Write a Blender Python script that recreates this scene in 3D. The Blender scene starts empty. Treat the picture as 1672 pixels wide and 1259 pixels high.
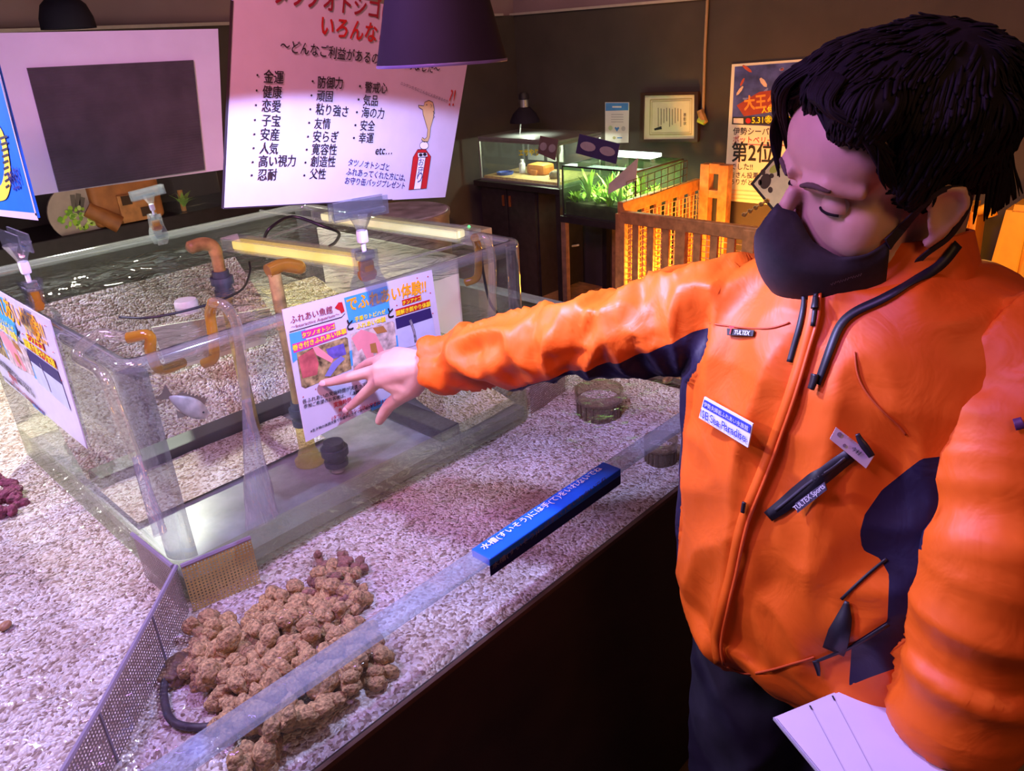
import bpy, bmesh, math, random
import numpy as np
from mathutils import Vector, Matrix, noise
from mathutils.bvhtree import BVHTree
random.seed(7)
SC = bpy.context.scene
COL = SC.collection

# ------------------------------------------------------------------ camera
FPX, CX, CY, CAMZ = 1250.0, 836.0, 629.5, 1.53
_R = np.array([[0.68222715, -0.33670039, 0.64899843],
               [-0.72910498, -0.24711407, 0.63823238],
               [-0.05451645, -0.90860744, -0.41407785]])   # columns: image right, image down, view direction
cam_data = bpy.data.cameras.new('camera')
cam = bpy.data.objects.new('camera', cam_data); COL.objects.link(cam)
cam_data.sensor_width = 36.0; cam_data.lens = FPX / 1672.0 * 36.0
cam_data.clip_start = 0.02
M = Matrix.Identity(4)
for i in range(3):
    M[i][0] = _R[i][0]; M[i][1] = -_R[i][1]; M[i][2] = -_R[i][2]
M[2][3] = CAMZ
cam.matrix_world = M
SC.camera = cam

# ------------------------------------------------------------------ look, world, lights
SC.view_settings.view_transform = 'Standard'
SC.view_settings.look = 'None'
SC.view_settings.gamma = 1.0
SC.view_settings.exposure = 0.0
SC.view_settings.use_curve_mapping = False
SC.cycles.transparent_max_bounces = 40
SC.cycles.max_bounces = 7
SC.cycles.use_denoising = True
SC.cycles.sample_clamp_indirect = 4.0
world = bpy.data.worlds.new('world'); SC.world = world
world.use_nodes = True
world.node_tree.nodes['Background'].inputs[0].default_value = (0.30, 0.22, 0.33, 1)
world.node_tree.nodes['Background'].inputs[1].default_value = 0.10

def at(px, py, x=None, y=None, z=None, d=None):
    """a pixel of the photograph as a point on a known plane of the room"""
    w = _R @ np.array([px - CX, py - CY, FPX])
    if z is not None: t = (z - CAMZ) / w[2]
    elif x is not None: t = x / w[0]
    elif y is not None: t = y / w[1]
    else: t = d / FPX
    return Vector((w[0] * t, w[1] * t, w[2] * t + CAMZ))

def light(name, kind, loc, color, energy, target=None, **kw):
    l = bpy.data.lights.new(name, kind); l.color = color; l.energy = energy
    for k, v in kw.items(): setattr(l, k, v)
    o = bpy.data.objects.new(name, l); COL.objects.link(o); o.location = loc
    if target is not None:
        o.rotation_euler = (Vector(target) - Vector(loc)).to_track_quat('-Z', 'Y').to_euler()
    return o

LAMP = at(722, 104, d=.78)                       # rim centre of the cone lamp over the pool
light('cone_lamp_bulb', 'SPOT', (LAMP.x, LAMP.y, LAMP.z + .004), (0.45, 0.48, 1.0), 26, (LAMP.x - .02, LAMP.y + .32, LAMP.z - 1.4), spot_size=math.radians(146), spot_blend=.07, shadow_soft_size=.018)
light('second_lamp_bulb', 'SPOT', (-.25, 1.75, 1.75), (0.74, 0.67, 1.0), 76, (.05, 1.35, .8), spot_size=math.radians(105), spot_blend=.3, shadow_soft_size=.04)
light('rear_lamp_bulb', 'SPOT', (.75, 2.35, 1.72), (1.0, 0.97, 0.78), 115, (.8, 1.75, .8), spot_size=math.radians(125), spot_blend=.3, shadow_soft_size=.05)
light('ceiling_pool_light', 'AREA', (-.55, .1, 2.35), (1.0, 0.30, 0.46), 3.2, (.62, 1.1, 1.45), size=.35, spread=math.radians(46))
light('ceiling_violet_light', 'AREA', (-.15, .95, 2.2), (0.58, 0.28, 1.0), 21, (.8, .25, 1.35), size=.4)
light('ceiling_warm_light', 'AREA', (.1, -.9, 2.35), (1.0, 0.50, 0.18), 6, (.8, .3, 1.1), size=.5)
light('pen_heat_bulb', 'POINT', (3.05, 1.72, .45), (1.0, 0.38, 0.03), 44, shadow_soft_size=.06)
light('shelf_fill_light', 'POINT', (2.75, .55, 1.0), (1.0, 0.45, 0.08), 11, shadow_soft_size=.06)  # unseen fill light added to brighten the yellow containers
light('wall_wash_light', 'AREA', (2.2, 1.9, 2.3), (1.0, 0.62, 0.38), 10, (3.5, 2.2, 1.1), size=.6)

# ------------------------------------------------------------------ materials
def node(nt, t, **kw):
    n = nt.nodes.new(t)
    for k, v in kw.items(): setattr(n, k, v)
    return n

MATS = {}
def mat(name, color, rough=.5, metal=0.0, spec=.5, var=.08, scale=30, bump=0.0, emit=None, estr=0.0, sheen=0.0):
    if name in MATS: return MATS[name]
    m = bpy.data.materials.new(name); m.use_nodes = True; nt = m.node_tree
    b = nt.nodes['Principled BSDF']
    b.inputs['Roughness'].default_value = rough; b.inputs['Metallic'].default_value = metal
    b.inputs['Specular IOR Level'].default_value = spec
    if sheen: b.inputs['Sheen Weight'].default_value = sheen
    tc = node(nt, 'ShaderNodeTexCoord'); nz = node(nt, 'ShaderNodeTexNoise')
    nz.inputs['Scale'].default_value = scale; nz.inputs['Detail'].default_value = 4
    nt.links.new(tc.outputs['Object'], nz.inputs['Vector'])
    rp = node(nt, 'ShaderNodeValToRGB')
    lo = [max(0, c * (1 - var)) for c in color[:3]]; hi = [min(1, c * (1 + var)) for c in color[:3]]
    rp.color_ramp.elements[0].position = .3; rp.color_ramp.elements[1].position = .7
    rp.color_ramp.elements[0].color = (*lo, 1); rp.color_ramp.elements[1].color = (*hi, 1)
    nt.links.new(nz.outputs['Fac'], rp.inputs['Fac']); nt.links.new(rp.outputs['Color'], b.inputs['Base Color'])
    if bump:
        bp = node(nt, 'ShaderNodeBump'); bp.inputs['Strength'].default_value = bump; bp.inputs['Distance'].default_value = .004
        nt.links.new(nz.outputs['Fac'], bp.inputs['Height']); nt.links.new(bp.outputs['Normal'], b.inputs['Normal'])
    if emit:
        b.inputs['Emission Color'].default_value = (*emit, 1); b.inputs['Emission Strength'].default_value = estr
    MATS[name] = m
    return m

def clear(name, tint=(.93, .97, .96), milky=0.0, milk=(.8, .85, .9), rough=.03, f0=.04, f1=.55, power=4.0, wave=0.0, wscale=20, wdist=.01, stretch=(1, 1, 1)):
    """clear acrylic, glass or still water: mostly see-through, mirror-like at grazing angles"""
    if name in MATS: return MATS[name]
    m = bpy.data.materials.new(name); m.use_nodes = True; nt = m.node_tree
    nt.nodes.remove(nt.nodes['Principled BSDF']); out = nt.nodes['Material Output']
    tr = node(nt, 'ShaderNodeBsdfTransparent'); tr.inputs[0].default_value = (*tint, 1)
    gl = node(nt, 'ShaderNodeBsdfGlossy'); gl.inputs['Roughness'].default_value = rough
    lw = node(nt, 'ShaderNodeLayerWeight'); lw.inputs['Blend'].default_value = .5
    pw = node(nt, 'ShaderNodeMath', operation='POWER'); pw.inputs[1].default_value = power
    mu = node(nt, 'ShaderNodeMath', operation='MULTIPLY_ADD'); mu.inputs[1].default_value = f1; mu.inputs[2].default_value = f0
    nt.links.new(lw.outputs['Facing'], pw.inputs[0]); nt.links.new(pw.outputs[0], mu.inputs[0])
    base = tr
    if milky:
        df = node(nt, 'ShaderNodeBsdfDiffuse'); df.inputs[0].default_value = (*milk, 1)
        tl = node(nt, 'ShaderNodeBsdfTranslucent'); tl.inputs[0].default_value = (*milk, 1)
        ad = node(nt, 'ShaderNodeMixShader'); ad.inputs[0].default_value = .5
        nt.links.new(df.outputs[0], ad.inputs[1]); nt.links.new(tl.outputs[0], ad.inputs[2])
        mm = node(nt, 'ShaderNodeMixShader'); mm.inputs[0].default_value = milky
        nt.links.new(tr.outputs[0], mm.inputs[1]); nt.links.new(ad.outputs[0], mm.inputs[2]); base = mm
    mx = node(nt, 'ShaderNodeMixShader')
    nt.links.new(mu.outputs[0], mx.inputs[0]); nt.links.new(base.outputs[0], mx.inputs[1]); nt.links.new(gl.outputs[0], mx.inputs[2])
    nt.links.new(mx.outputs[0], out.inputs['Surface'])
    if wave:
        tc = node(nt, 'ShaderNodeTexCoord'); mp = node(nt, 'ShaderNodeMapping'); mp.inputs['Scale'].default_value = stretch
        nz = node(nt, 'ShaderNodeTexNoise'); nz.inputs['Scale'].default_value = wscale; nz.inputs['Detail'].default_value = 3; nz.inputs['Distortion'].default_value = 1.2
        bp = node(nt, 'ShaderNodeBump'); bp.inputs['Strength'].default_value = wave; bp.inputs['Distance'].default_value = wdist
        nt.links.new(tc.outputs['Object'], mp.inputs[0]); nt.links.new(mp.outputs[0], nz.inputs['Vector'])
        nt.links.new(nz.outputs['Fac'], bp.inputs['Height']); nt.links.new(bp.outputs['Normal'], gl.inputs['Normal']); nt.links.new(bp.outputs['Normal'], lw.inputs['Normal'])
    MATS[name] = m
    return m

# ------------------------------------------------------------------ mesh building
class MB:
    def __init__(s): s.v, s.f, s.m, s.uv = [], [], [], {}
    def add(s, vs, fs, m=0):
        b = len(s.v); s.v += [tuple(p) for p in vs]
        s.f += [tuple(i + b for i in q) for q in fs]; s.m += [m] * len(fs)
        return s
    def poly(s, pts, m=0): return s.add(pts, [tuple(range(len(pts)))], m)
    def uvquad(s, pts, uvs, m=0):
        s.add(pts, [(0, 1, 2, 3)], m); s.uv[len(s.f) - 1] = uvs; return s
    def box(s, c, d, m=0, bev=0.0, rot=None, seg=2):
        bm = bmesh.new(); bmesh.ops.create_cube(bm, size=1)
        for v in bm.verts: v.co = Vector((v.co.x * d[0], v.co.y * d[1], v.co.z * d[2]))
        if bev: bmesh.ops.bevel(bm, geom=bm.edges[:], offset=bev, segments=seg, affect='EDGES', profile=.6)
        bm.verts.index_update()
        R = rot if rot is not None else Matrix.Identity(3)
        s.add([R @ v.co + Vector(c) for v in bm.verts], [[v.index for v in f.verts] for f in bm.faces], m); bm.free(); return s
    def tube(s, pts, r, n=10, m=0, cap=True, sy=None):
        pts = [Vector(p) for p in pts]; k = len(pts)
        rs = list(r) if hasattr(r, '__len__') else [r] * k
        T = []
        for i in range(k):
            t = (pts[min(i + 1, k - 1)] - pts[max(i - 1, 0)]); T.append(t.normalized() if t.length > 1e-9 else Vector((0, 0, 1)))
        ref = Vector((0, 0, 1)) if abs(T[0].z) < .9 else Vector((1, 0, 0))
        u = T[0].cross(ref).normalized(); vs = []
        for i in range(k):
            u = (u - T[i] * u.dot(T[i])).normalized(); w = T[i].cross(u)
            for j in range(n):
                a = 2 * math.pi * j / n
                vs.append(pts[i] + u * (math.cos(a) * rs[i]) + w * (math.sin(a) * rs[i] * (sy if sy else 1)))
        fs = [(i * n + j, i * n + (j + 1) % n, (i + 1) * n + (j + 1) % n, (i + 1) * n + j) for i in range(k - 1) for j in range(n)]
        if cap: fs += [tuple(range(n - 1, -1, -1)), tuple(range((k - 1) * n, k * n))]
        return s.add(vs, fs, m)
    def cyl(s, a, b, r, n=16, m=0, r2=None): return s.tube([a, b], [r, r if r2 is None else r2], n, m)
    def lathe(s, c, prof, n=24, m=0, axis=None, cap=True):
        c = Vector(c); vs = []; R = Vector((0, 0, 1)).rotation_difference(Vector(axis)).to_matrix() if axis is not None else Matrix.Identity(3)
        for (r, z) in prof:
            for j in range(n):
                a = 2 * math.pi * j / n; vs.append(c + R @ Vector((r * math.cos(a), r * math.sin(a), z)))
        k = len(prof)
        fs = [(i * n + j, i * n + (j + 1) % n, (i + 1) * n + (j + 1) % n, (i + 1) * n + j) for i in range(k - 1) for j in range(n)]
        if cap and prof[0][0] > 1e-6: fs.append(tuple(range(n - 1, -1, -1)))
        if cap and prof[-1][0] > 1e-6: fs.append(tuple(range((k - 1) * n, k * n)))
        return s.add(vs, fs, m)
    def ball(s, c, r, m=0, sub=3, rot=None, fn=None):
        bm = bmesh.new(); bmesh.ops.create_icosphere(bm, subdivisions=sub, radius=1); bm.verts.index_update()
        r3 = r if hasattr(r, '__len__') else (r, r, r); out = []
        for v in bm.verts:
            q = v.co.copy()
            if fn: q = q * fn(q)
            p = Vector((q.x * r3[0], q.y * r3[1], q.z * r3[2]))
            if rot is not None: p = rot @ p
            out.append(p + Vector(c))
        s.add(out, [[v.index for v in f.verts] for f in bm.faces], m); bm.free(); return s
    def prism(s, pts, off, m=0):
        """outline given as 3-D points, pushed along the vector off"""
        n = len(pts); o = Vector(off); a = [Vector(p) for p in pts]
        return s.add(a + [p + o for p in a], [tuple(range(n - 1, -1, -1)), tuple(range(n, 2 * n))] + [(i, (i + 1) % n, n + (i + 1) % n, n + i) for i in range(n)], m)
    def ribbon(s, pts, w, nrm, m=0):
        pts = [Vector(p) for p in pts]; nr = nrm if isinstance(nrm, list) else [Vector(nrm)] * len(pts); vs = []
        for i, p in enumerate(pts):
            t = pts[min(i + 1, len(pts) - 1)] - pts[max(i - 1, 0)]; c = t.cross(nr[i]); c = c.normalized() if c.length > 1e-9 else Vector((0, 0, 1))
            ww = w[i] if hasattr(w, '__len__') else w
            vs += [p + c * ww / 2, p - c * ww / 2]
        return s.add(vs, [(2 * i, 2 * i + 1, 2 * i + 3, 2 * i + 2) for i in range(len(pts) - 1)], m)

def tag(o, label=None, cat=None, group=None, kind=None):
    for k, v in (('label', label), ('category', cat), ('group', group), ('kind', kind)):
        if v: o[k] = v
    return o

def wloc(o):
    p = Vector((0, 0, 0))
    while o is not None: p += o.location; o = o.parent
    return p

def thing(name, loc, label, cat, group=None):
    o = bpy.data.objects.new(name, None); COL.objects.link(o); o.location = loc; o.empty_display_size = .05
    return tag(o, label, cat, group)

def obj(name, mb, mats, parent=None, smooth=False, origin=None, angle=None):
    """one mesh object; mb is in room coordinates"""
    if not isinstance(mats, (list, tuple)): mats = [mats]
    if parent is not None: org = wloc(parent)
    elif origin is not None: org = Vector(origin)
    else:
        a = np.array(mb.v); org = Vector(((a[:, 0].min() + a[:, 0].max()) / 2, (a[:, 1].min() + a[:, 1].max()) / 2, a[:, 2].min()))
    me = bpy.data.meshes.new(name)
    me.from_pydata([Vector(p) - org for p in mb.v], [], mb.f)
    for mm in mats: me.materials.append(mm)
    me.polygons.foreach_set('material_index', mb.m)
    if mb.uv:
        uvl = me.uv_layers.new(name='UVMap')
        for fi, uvs in mb.uv.items():
            for li, u in zip(me.polygons[fi].loop_indices, uvs): uvl.data[li].uv = u
    if smooth: me.polygons.foreach_set('use_smooth', [True] * len(me.polygons))
    me.update()
    if smooth and angle: me.set_sharp_from_angle(angle=math.radians(angle))
    o = bpy.data.objects.new(name, me); COL.objects.link(o)
    if parent is not None: o.parent = parent
    else: o.location = org
    return o

def struct(name, mb, mats, **kw):
    o = obj(name, mb, mats, **kw); o['kind'] = 'structure'; return o

def smoothpath(pts, k=8):
    """Catmull-Rom through the points"""
    P = [Vector(p) for p in pts]; P = [P[0] * 2 - P[1]] + P + [P[-1] * 2 - P[-2]]; out = []
    for i in range(1, len(P) - 2):
        for j in range(k):
            t = j / k; a, b, c, d = P[i - 1:i + 3]
            out.append(.5 * ((2 * b) + (c - a) * t + (2 * a - 5 * b + 4 * c - d) * t * t + (3 * b - a - 3 * c + d) * t ** 3))
    out.append(P[-2]); return out

# ------------------------------------------------------------------ printed sheets and lettering
_txt = {}
def text_mesh(s, bold):
    if (s, bold) in _txt: return _txt[(s, bold)]
    c = bpy.data.curves.new('lettering', 'FONT'); c.body = s; c.resolution_u = 2
    o = bpy.data.objects.new('lettering', c); COL.objects.link(o)
    bpy.context.view_layer.update()
    me = bpy.data.meshes.new_from_object(o.evaluated_get(bpy.context.evaluated_depsgraph_get()))
    v = [(p.co.x, p.co.y) for p in me.vertices]; f = [tuple(p.vertices) for p in me.polygons]
    bpy.data.objects.remove(o); bpy.data.curves.remove(c); bpy.data.meshes.remove(me)
    x0 = min(p[0] for p in v); x1 = max(p[0] for p in v)
    v = [(p[0] - x0, p[1]) for p in v]
    if bold:                             # heavier strokes: the same outline laid four times with a small shift
        n = len(v); q = bold * .75; f = [tuple(i + k * n for i in g) for k in range(4) for g in f]; v = [(p[0] + dx, p[1] + dy, k) for k, (dx, dy) in enumerate(((-q, -q), (q, -q), (-q, q), (q, q))) for p in v]
    _txt[(s, bold)] = (v, f, x1 - x0)
    return _txt[(s, bold)]

class Sheet:
    """a flat printed sheet: origin, right and up unit vectors; prints are given by photograph pixels lying on it"""
    def __init__(s, O, U, V):
        s.O, s.U = Vector(O), Vector(U).normalized(); V = Vector(V); s.V = (V - s.U * V.dot(s.U)).normalized(); s.N = s.U.cross(s.V)
        if s.N.dot(Vector((0, 0, CAMZ)) - s.O) < 0: s.flip = -1
        else: s.flip = 1
        s.mb = MB(); s.mats = []; s.mi = {}; s.layer = 0
    def mat(s, m):
        if m.name not in s.mi: s.mi[m.name] = len(s.mats); s.mats.append(m)
        return s.mi[m.name]
    def hit(s, px, py):
        w = Vector(_R @ np.array([px - CX, py - CY, FPX])); c = Vector((0, 0, CAMZ))
        t = (s.O - c).dot(s.N) / w.dot(s.N); return c + w * t
    def lift(s, k): return s.N * (s.flip * (.0006 + .00025 * k))
    def poly(s, pix, m, k=1):
        s.mb.poly([s.hit(*p) + s.lift(k) for p in pix], s.mat(m)); return s
    def blob(s, c, rx, ry, m, k=1, n=18, rot=0):
        s.poly([(c[0] + rx * math.cos(a) * math.cos(rot) - ry * math.sin(a) * math.sin(rot), c[1] + rx * math.cos(a) * math.sin(rot) + ry * math.sin(a) * math.cos(rot)) for a in [2 * math.pi * i / n for i in range(n)]], m, k); return s
    def line(s, pix, w, m, k=2):
        pts = [s.hit(*p) + s.lift(k) for p in pix]; s.mb.ribbon(pts, w, s.N, s.mat(m)); return s
    def text(s, body, a, b, m, bold=.0, hs=1.0, k=4):
        A, B = s.hit(*a), s.hit(*b); d = B - A; L = d.length; d = d / L; up = s.N.cross(d) * 1.0
        if up.dot(s.V) < 0: up = -up
        v, f, w = text_mesh(body, bold); sc = L / w
        s.mb.add([A + d * (p[0] * sc) + up * (p[1] * sc * hs) + s.lift(k + (p[2] * .22 if len(p) > 2 else 0)) for p in v], f, s.mat(m)); return s
    def build(s, name, parent): return obj(name, s.mb, s.mats, parent)

def board(name, sheet, pix, thick, m, parent):
    """the sheet itself as a thin solid, its outline given in pixels"""
    mb = MB(); mb.prism([sheet.hit(*p) for p in pix], sheet.N * (-sheet.flip * thick)); return obj(name, mb, m, parent)

ink = lambda: mat('black_ink', (.012, .010, .016), .6)
# ================================================================== the room
WZ, GZ = .84, .765                      # water level and gravel level of the touch pool
wallm = mat('wall_paint', (.055, .040, .036), .75, var=.15, scale=6, bump=.15)
upm = mat('upper_wall_paint', (.26, .17, .20), .8, var=.12, scale=3)
struct('floor', MB().box((.9, .9, -.03), (7.0, 7.0, .06)), mat('floor_boards', (.075, .040, .028), .5, var=.3, scale=7))
struct('wall_right', MB().box((3.60, 1.0, .82), (.10, 6.0, 1.64)), wallm)
struct('wall_back', MB().box((.5, 3.35, .82), (6.2, .10, 1.64)), wallm)
struct('wall_upper_right', MB().box((3.62, 1.0, 2.07), (.10, 6.0, .86)), upm)
struct('wall_upper_back', MB().box((.5, 3.37, 2.07), (6.2, .10, .86)), upm)
struct('trim_1', MB().box((3.545, 1.0, 1.645), (.02, 5.8, .012)), mat('pale_trim', (.45, .38, .36), .5))
struct('trim_2', MB().box((.5, 3.295, 1.645), (5.9, .02, .012)), mat('pale_trim', (.45, .38, .36), .5))
struct('ceiling', MB().box((.9, .9, 2.53), (7.0, 7.0, .06)), upm)

# ================================================================== touch pool
acr = clear('acrylic', (.955, .985, .97), milky=.012, milk=(.85, .92, .80), f0=.045, f1=.55, power=3.2)
acr_edge = clear('acrylic_edge', (.86, .92, .95), milky=.20, milk=(.80, .86, .95), f0=.07, f1=.6, power=2.5, rough=.08)
rim_m = clear('acrylic_rim', (.84, .90, .93), milky=.15, milk=(.84, .90, .88), f0=.12, f1=.7, power=2.0, rough=.09)
water_m = clear('pool_water', (.94, .96, .98), f0=.045, f1=.75, power=3.6, rough=.04, wave=.9, wscale=22, wdist=.012, stretch=(1.0, 1.0, 1.0))
X0, X1, YF, YB = -.9, 1.45, .615, 2.75
pool = thing('touch_pool', (.4, 1.4, 0), 'long open touch pool with dark brown sides and clear acrylic rim, orange-jacketed person beside it', 'aquarium')
clad = mat('cladding', (.040, .020, .014), .45, var=.25, scale=9)
mb = MB()
mb.box(((X0 + X1) / 2, YF + .004, .387), (X1 - X0, .008, .774), bev=.002)
mb.box((X1 - .012, (YF + YB) / 2, .387), (.024, YB - YF, .774), bev=.003)
mb.box((X0 + .012, (YF + YB) / 2, .387), (.024, YB - YF, .774), bev=.003)
mb.box(((X0 + X1) / 2, YB - .012, .387), (X1 - X0, .024, .774), bev=.003)
obj('side_panel', mb, clad, pool)
obj('pool_bottom', MB().box(((X0 + X1) / 2, (YF + YB) / 2, .70), (X1 - X0 - .05, YB - YF - .05, .04)), mat('pool_bottom', (.3, .25, .2)), pool)
obj('edge_strip', MB().box(((X0 + X1) / 2, YF + .0, .772), (X1 - X0, .006, .008)), mat('edge_strip', (.10, .05, .035), .35), pool)
obj('front_wall', MB().box(((X0 + X1) / 2, YF + .0165, .832), (X1 - X0, .033, .116)), acr, pool)
obj('rail', MB().box(((X0 + X1) / 2, YF + .0165, .895), (X1 - X0, .033, .010), bev=.003), acr_edge, pool)
obj('end_wall', MB().box((X1 - .0165, (YF + YB) / 2 + .02, .832), (.033, YB - YF - .04, .116)), acr, pool)
obj('end_rail', MB().box((X1 - .0165, (YF + YB) / 2 + .02, .895), (.033, YB - YF - .04, .010), bev=.003), acr_edge, pool)

# gravel bed: crushed coral, violet-white to tan
def gravel_material():
    m = bpy.data.materials.new('crushed_coral_gravel'); m.use_nodes = True; nt = m.node_tree; b = nt.nodes['Principled BSDF']
    b.inputs['Roughness'].default_value = .8; b.inputs['Specular IOR Level'].default_value = .25
    tc = node(nt, 'ShaderNodeTexCoord')
    nz = node(nt, 'ShaderNodeTexNoise'); nz.inputs['Scale'].default_value = 24; nz.inputs['Detail'].default_value = 3
    ds = node(nt, 'ShaderNodeMixRGB'); ds.blend_type = 'LINEAR_LIGHT'; ds.inputs[0].default_value = .010
    nt.links.new(tc.outputs['Object'], nz.inputs['Vector']); nt.links.new(tc.outputs['Object'], ds.inputs[1]); nt.links.new(nz.outputs['Color'], ds.inputs[2])
    v = node(nt, 'ShaderNodeTexVoronoi'); v.inputs['Scale'].default_value = 230
    nt.links.new(ds.outputs[0], v.inputs['Vector'])
    sep = node(nt, 'ShaderNodeSeparateColor'); nt.links.new(v.outputs['Color'], sep.inputs[0])
    rp = node(nt, 'ShaderNodeValToRGB'); rp.color_ramp.interpolation = 'LINEAR'
    e = rp.color_ramp.elements; e[0].position = 0; e[0].color = (.27, .17, .12, 1); e[1].position = 1; e[1].color = (.95, .90, .84, 1)
    k = e.new(.28); k.color = (.60, .47, .37, 1); k = e.new(.6); k.color = (.80, .70, .60, 1)
    nt.links.new(sep.outputs[0], rp.inputs[0])
    n2 = node(nt, 'ShaderNodeTexNoise'); n2.inputs['Scale'].default_value = 7; n2.inputs['Detail'].default_value = 5
    nt.links.new(tc.outputs['Object'], n2.inputs['Vector'])
    r2 = node(nt, 'ShaderNodeValToRGB'); r2.color_ramp.elements[0].position = .34; r2.color_ramp.elements[1].position = .62
    r2.color_ramp.elements[0].color = (.62, .50, .40, 1); r2.color_ramp.elements[1].color = (1, 1, 1, 1)
    nt.links.new(n2.outputs['Fac'], r2.inputs[0])
    mu = node(nt, 'ShaderNodeMixRGB'); mu.blend_type = 'MULTIPLY'; mu.inputs[0].default_value = .6
    nt.links.new(rp.outputs[0], mu.inputs[1]); nt.links.new(r2.outputs[0], mu.inputs[2])
    nt.links.new(mu.outputs[0], b.inputs['Base Color'])
    bp = node(nt, 'ShaderNodeBump'); bp.inputs['Strength'].default_value = .9; bp.inputs['Distance'].default_value = .004
    ad = node(nt, 'ShaderNodeMath', operation='SUBTRACT'); nt.links.new(sep.outputs[1], ad.inputs[0]); nt.links.new(v.outputs['Distance'], ad.inputs[1])
    nt.links.new(ad.outputs[0], bp.inputs['Height']); nt.links.new(bp.outputs['Normal'], b.inputs['Normal'])
    return m
gravm = gravel_material()
def gravel(x0, x1, y0, y1, z, st, amp, rise=0.0):
    nx, ny = int((x1 - x0) / st) + 1, int((y1 - y0) / st) + 1; mb = MB()
    mb.v = [(x0 + (x1 - x0) * i / (nx - 1), y0 + (y1 - y0) * j / (ny - 1), 0) for j in range(ny) for i in range(nx)]
    mb.v = [(p[0], p[1], z + rise * max(0, (p[1] - y0) / (y1 - y0)) + amp * noise.noise((p[0] * 6, p[1] * 6, 3)) + amp * .45 * noise.noise((p[0] * 34, p[1] * 34, 1))) for p in mb.v]
    mb.f = [(j * nx + i, j * nx + i + 1, (j + 1) * nx + i + 1, (j + 1) * nx + i) for j in range(ny - 1) for i in range(nx - 1)]; mb.m = [0] * len(mb.f)
    return mb
g = obj('gravel_bed', gravel(X0 + .025, X1 - .034, YF + .009, YB - .03, GZ, .009, .006), gravm, smooth=True, origin=(.4, 1.4, GZ))
tag(g, 'violet-lit bed of crushed coral gravel lying under the water of the touch pool', 'gravel', kind='stuff')

TX0, TX1, TY0, TY1, TZ = .306, 1.097, 1.017, 1.80, 1.166        # inner tank
wm = MB()
def wpatch(x0, x1, y0, y1):
    wm.add([(x0, y0, WZ), (x1, y0, WZ), (x1, y1, WZ), (x0, y1, WZ)], [(0, 1, 2, 3)])
wpatch(X0 + .025, X1 - .034, YF + .034, TY0); wpatch(X0 + .025, TX0, TY0, TY1); wpatch(TX1, X1 - .034, TY0, TY1); wpatch(X0 + .025, X1 - .034, TY1, YB - .03)
w = obj('pool_water', wm, water_m, origin=(.4, 1.4, WZ)); tag(w, 'rippled clear water filling the touch pool over the gravel', 'water', kind='stuff')

# blue label on the rail, its refracted image painted on the front face
lab = thing('rail_label', (.71, YF + .0165, .90), 'bright blue sticker with white Japanese writing on the acrylic rail, its refracted image painted on the front', 'label')
bl = mat('label_blue', (.01, .13, .75), .35); wh = mat('print_white', (.85, .85, .88), .5)
obj('sticker', MB().box((.71, YF + .0163, .8945), (.296, .0352, .0128), bev=.002), bl, lab)
s = Sheet((.56, YF, .9009), (1, 0, 0), (0, 1, 0))
s.text('水槽(すいそう)には手(て)をいれないでね', (791, 899), (984, 767), wh, bold=.012, hs=.9); s.build('top_lettering', lab)
s = Sheet((.56, YF - .0012, .89), (1, 0, 0), (0, 0, 1))
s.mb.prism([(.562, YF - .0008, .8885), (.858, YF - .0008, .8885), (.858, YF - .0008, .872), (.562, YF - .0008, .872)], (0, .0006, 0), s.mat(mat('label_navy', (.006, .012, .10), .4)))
s.text('水槽(すいそう)には手(て)をいれないでね', (803, 929), (988, 783), mat('print_grey', (.16, .17, .28), .5), bold=.012, hs=.75); s.build('refracted_lettering', lab)

# ---------------------------------------------------------------- inner tank
def perim(off, r=.034, n=7):
    x0, x1, y0, y1 = TX0 + off, TX1 - off, TY0 + off, TY1 - off; rr = max(r - off, .004); out = []
    for cx_, cy_, a0 in ((x1 - rr, y0 + rr, -90), (x1 - rr, y1 - rr, 0), (x0 + rr, y1 - rr, 90), (x0 + rr, y0 + rr, 180)):
        for k in range(n + 1):
            a = math.radians(a0 + 90 * k / n); out.append((cx_ + rr * math.cos(a), cy_ + rr * math.sin(a)))
    return out
def ring(prof, m=0, mb=None):
    mb = mb or MB(); rows = [[(p[0], p[1], z) for p in perim(o)] for o, z in prof]; n = len(rows[0]); vs = [p for r in rows for p in r]
    mb.add(vs, [(i * n + j, i * n + (j + 1) % n, (i + 1) * n + (j + 1) % n, (i + 1) * n + j) for i in range(len(rows) - 1) for j in range(n)], m); return mb
tank = thing('clear_tank', ((TX0 + TX1) / 2, (TY0 + TY1) / 2, .772), 'large clear acrylic box tank standing in the touch pool', 'aquarium')
mb = ring([(0, .845), (0, 1.152)]); ring([(.024, 1.152), (.024, .80)], mb=mb)
obj('walls', mb, acr, tank, smooth=True, angle=40)
obj('rim', ring([(0, 1.150), (.0, 1.156), (.002, 1.162), (.006, 1.166), (.018, 1.166), (.022, 1.162), (.024, 1.156), (.024, 1.150)]), rim_m, tank, smooth=True, angle=60)
cor = clear('acrylic_corner', (.74, .74, .78), milky=.09, milk=(.66, .66, .72), f0=.08, f1=.7, power=2.5, rough=.06)
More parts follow.
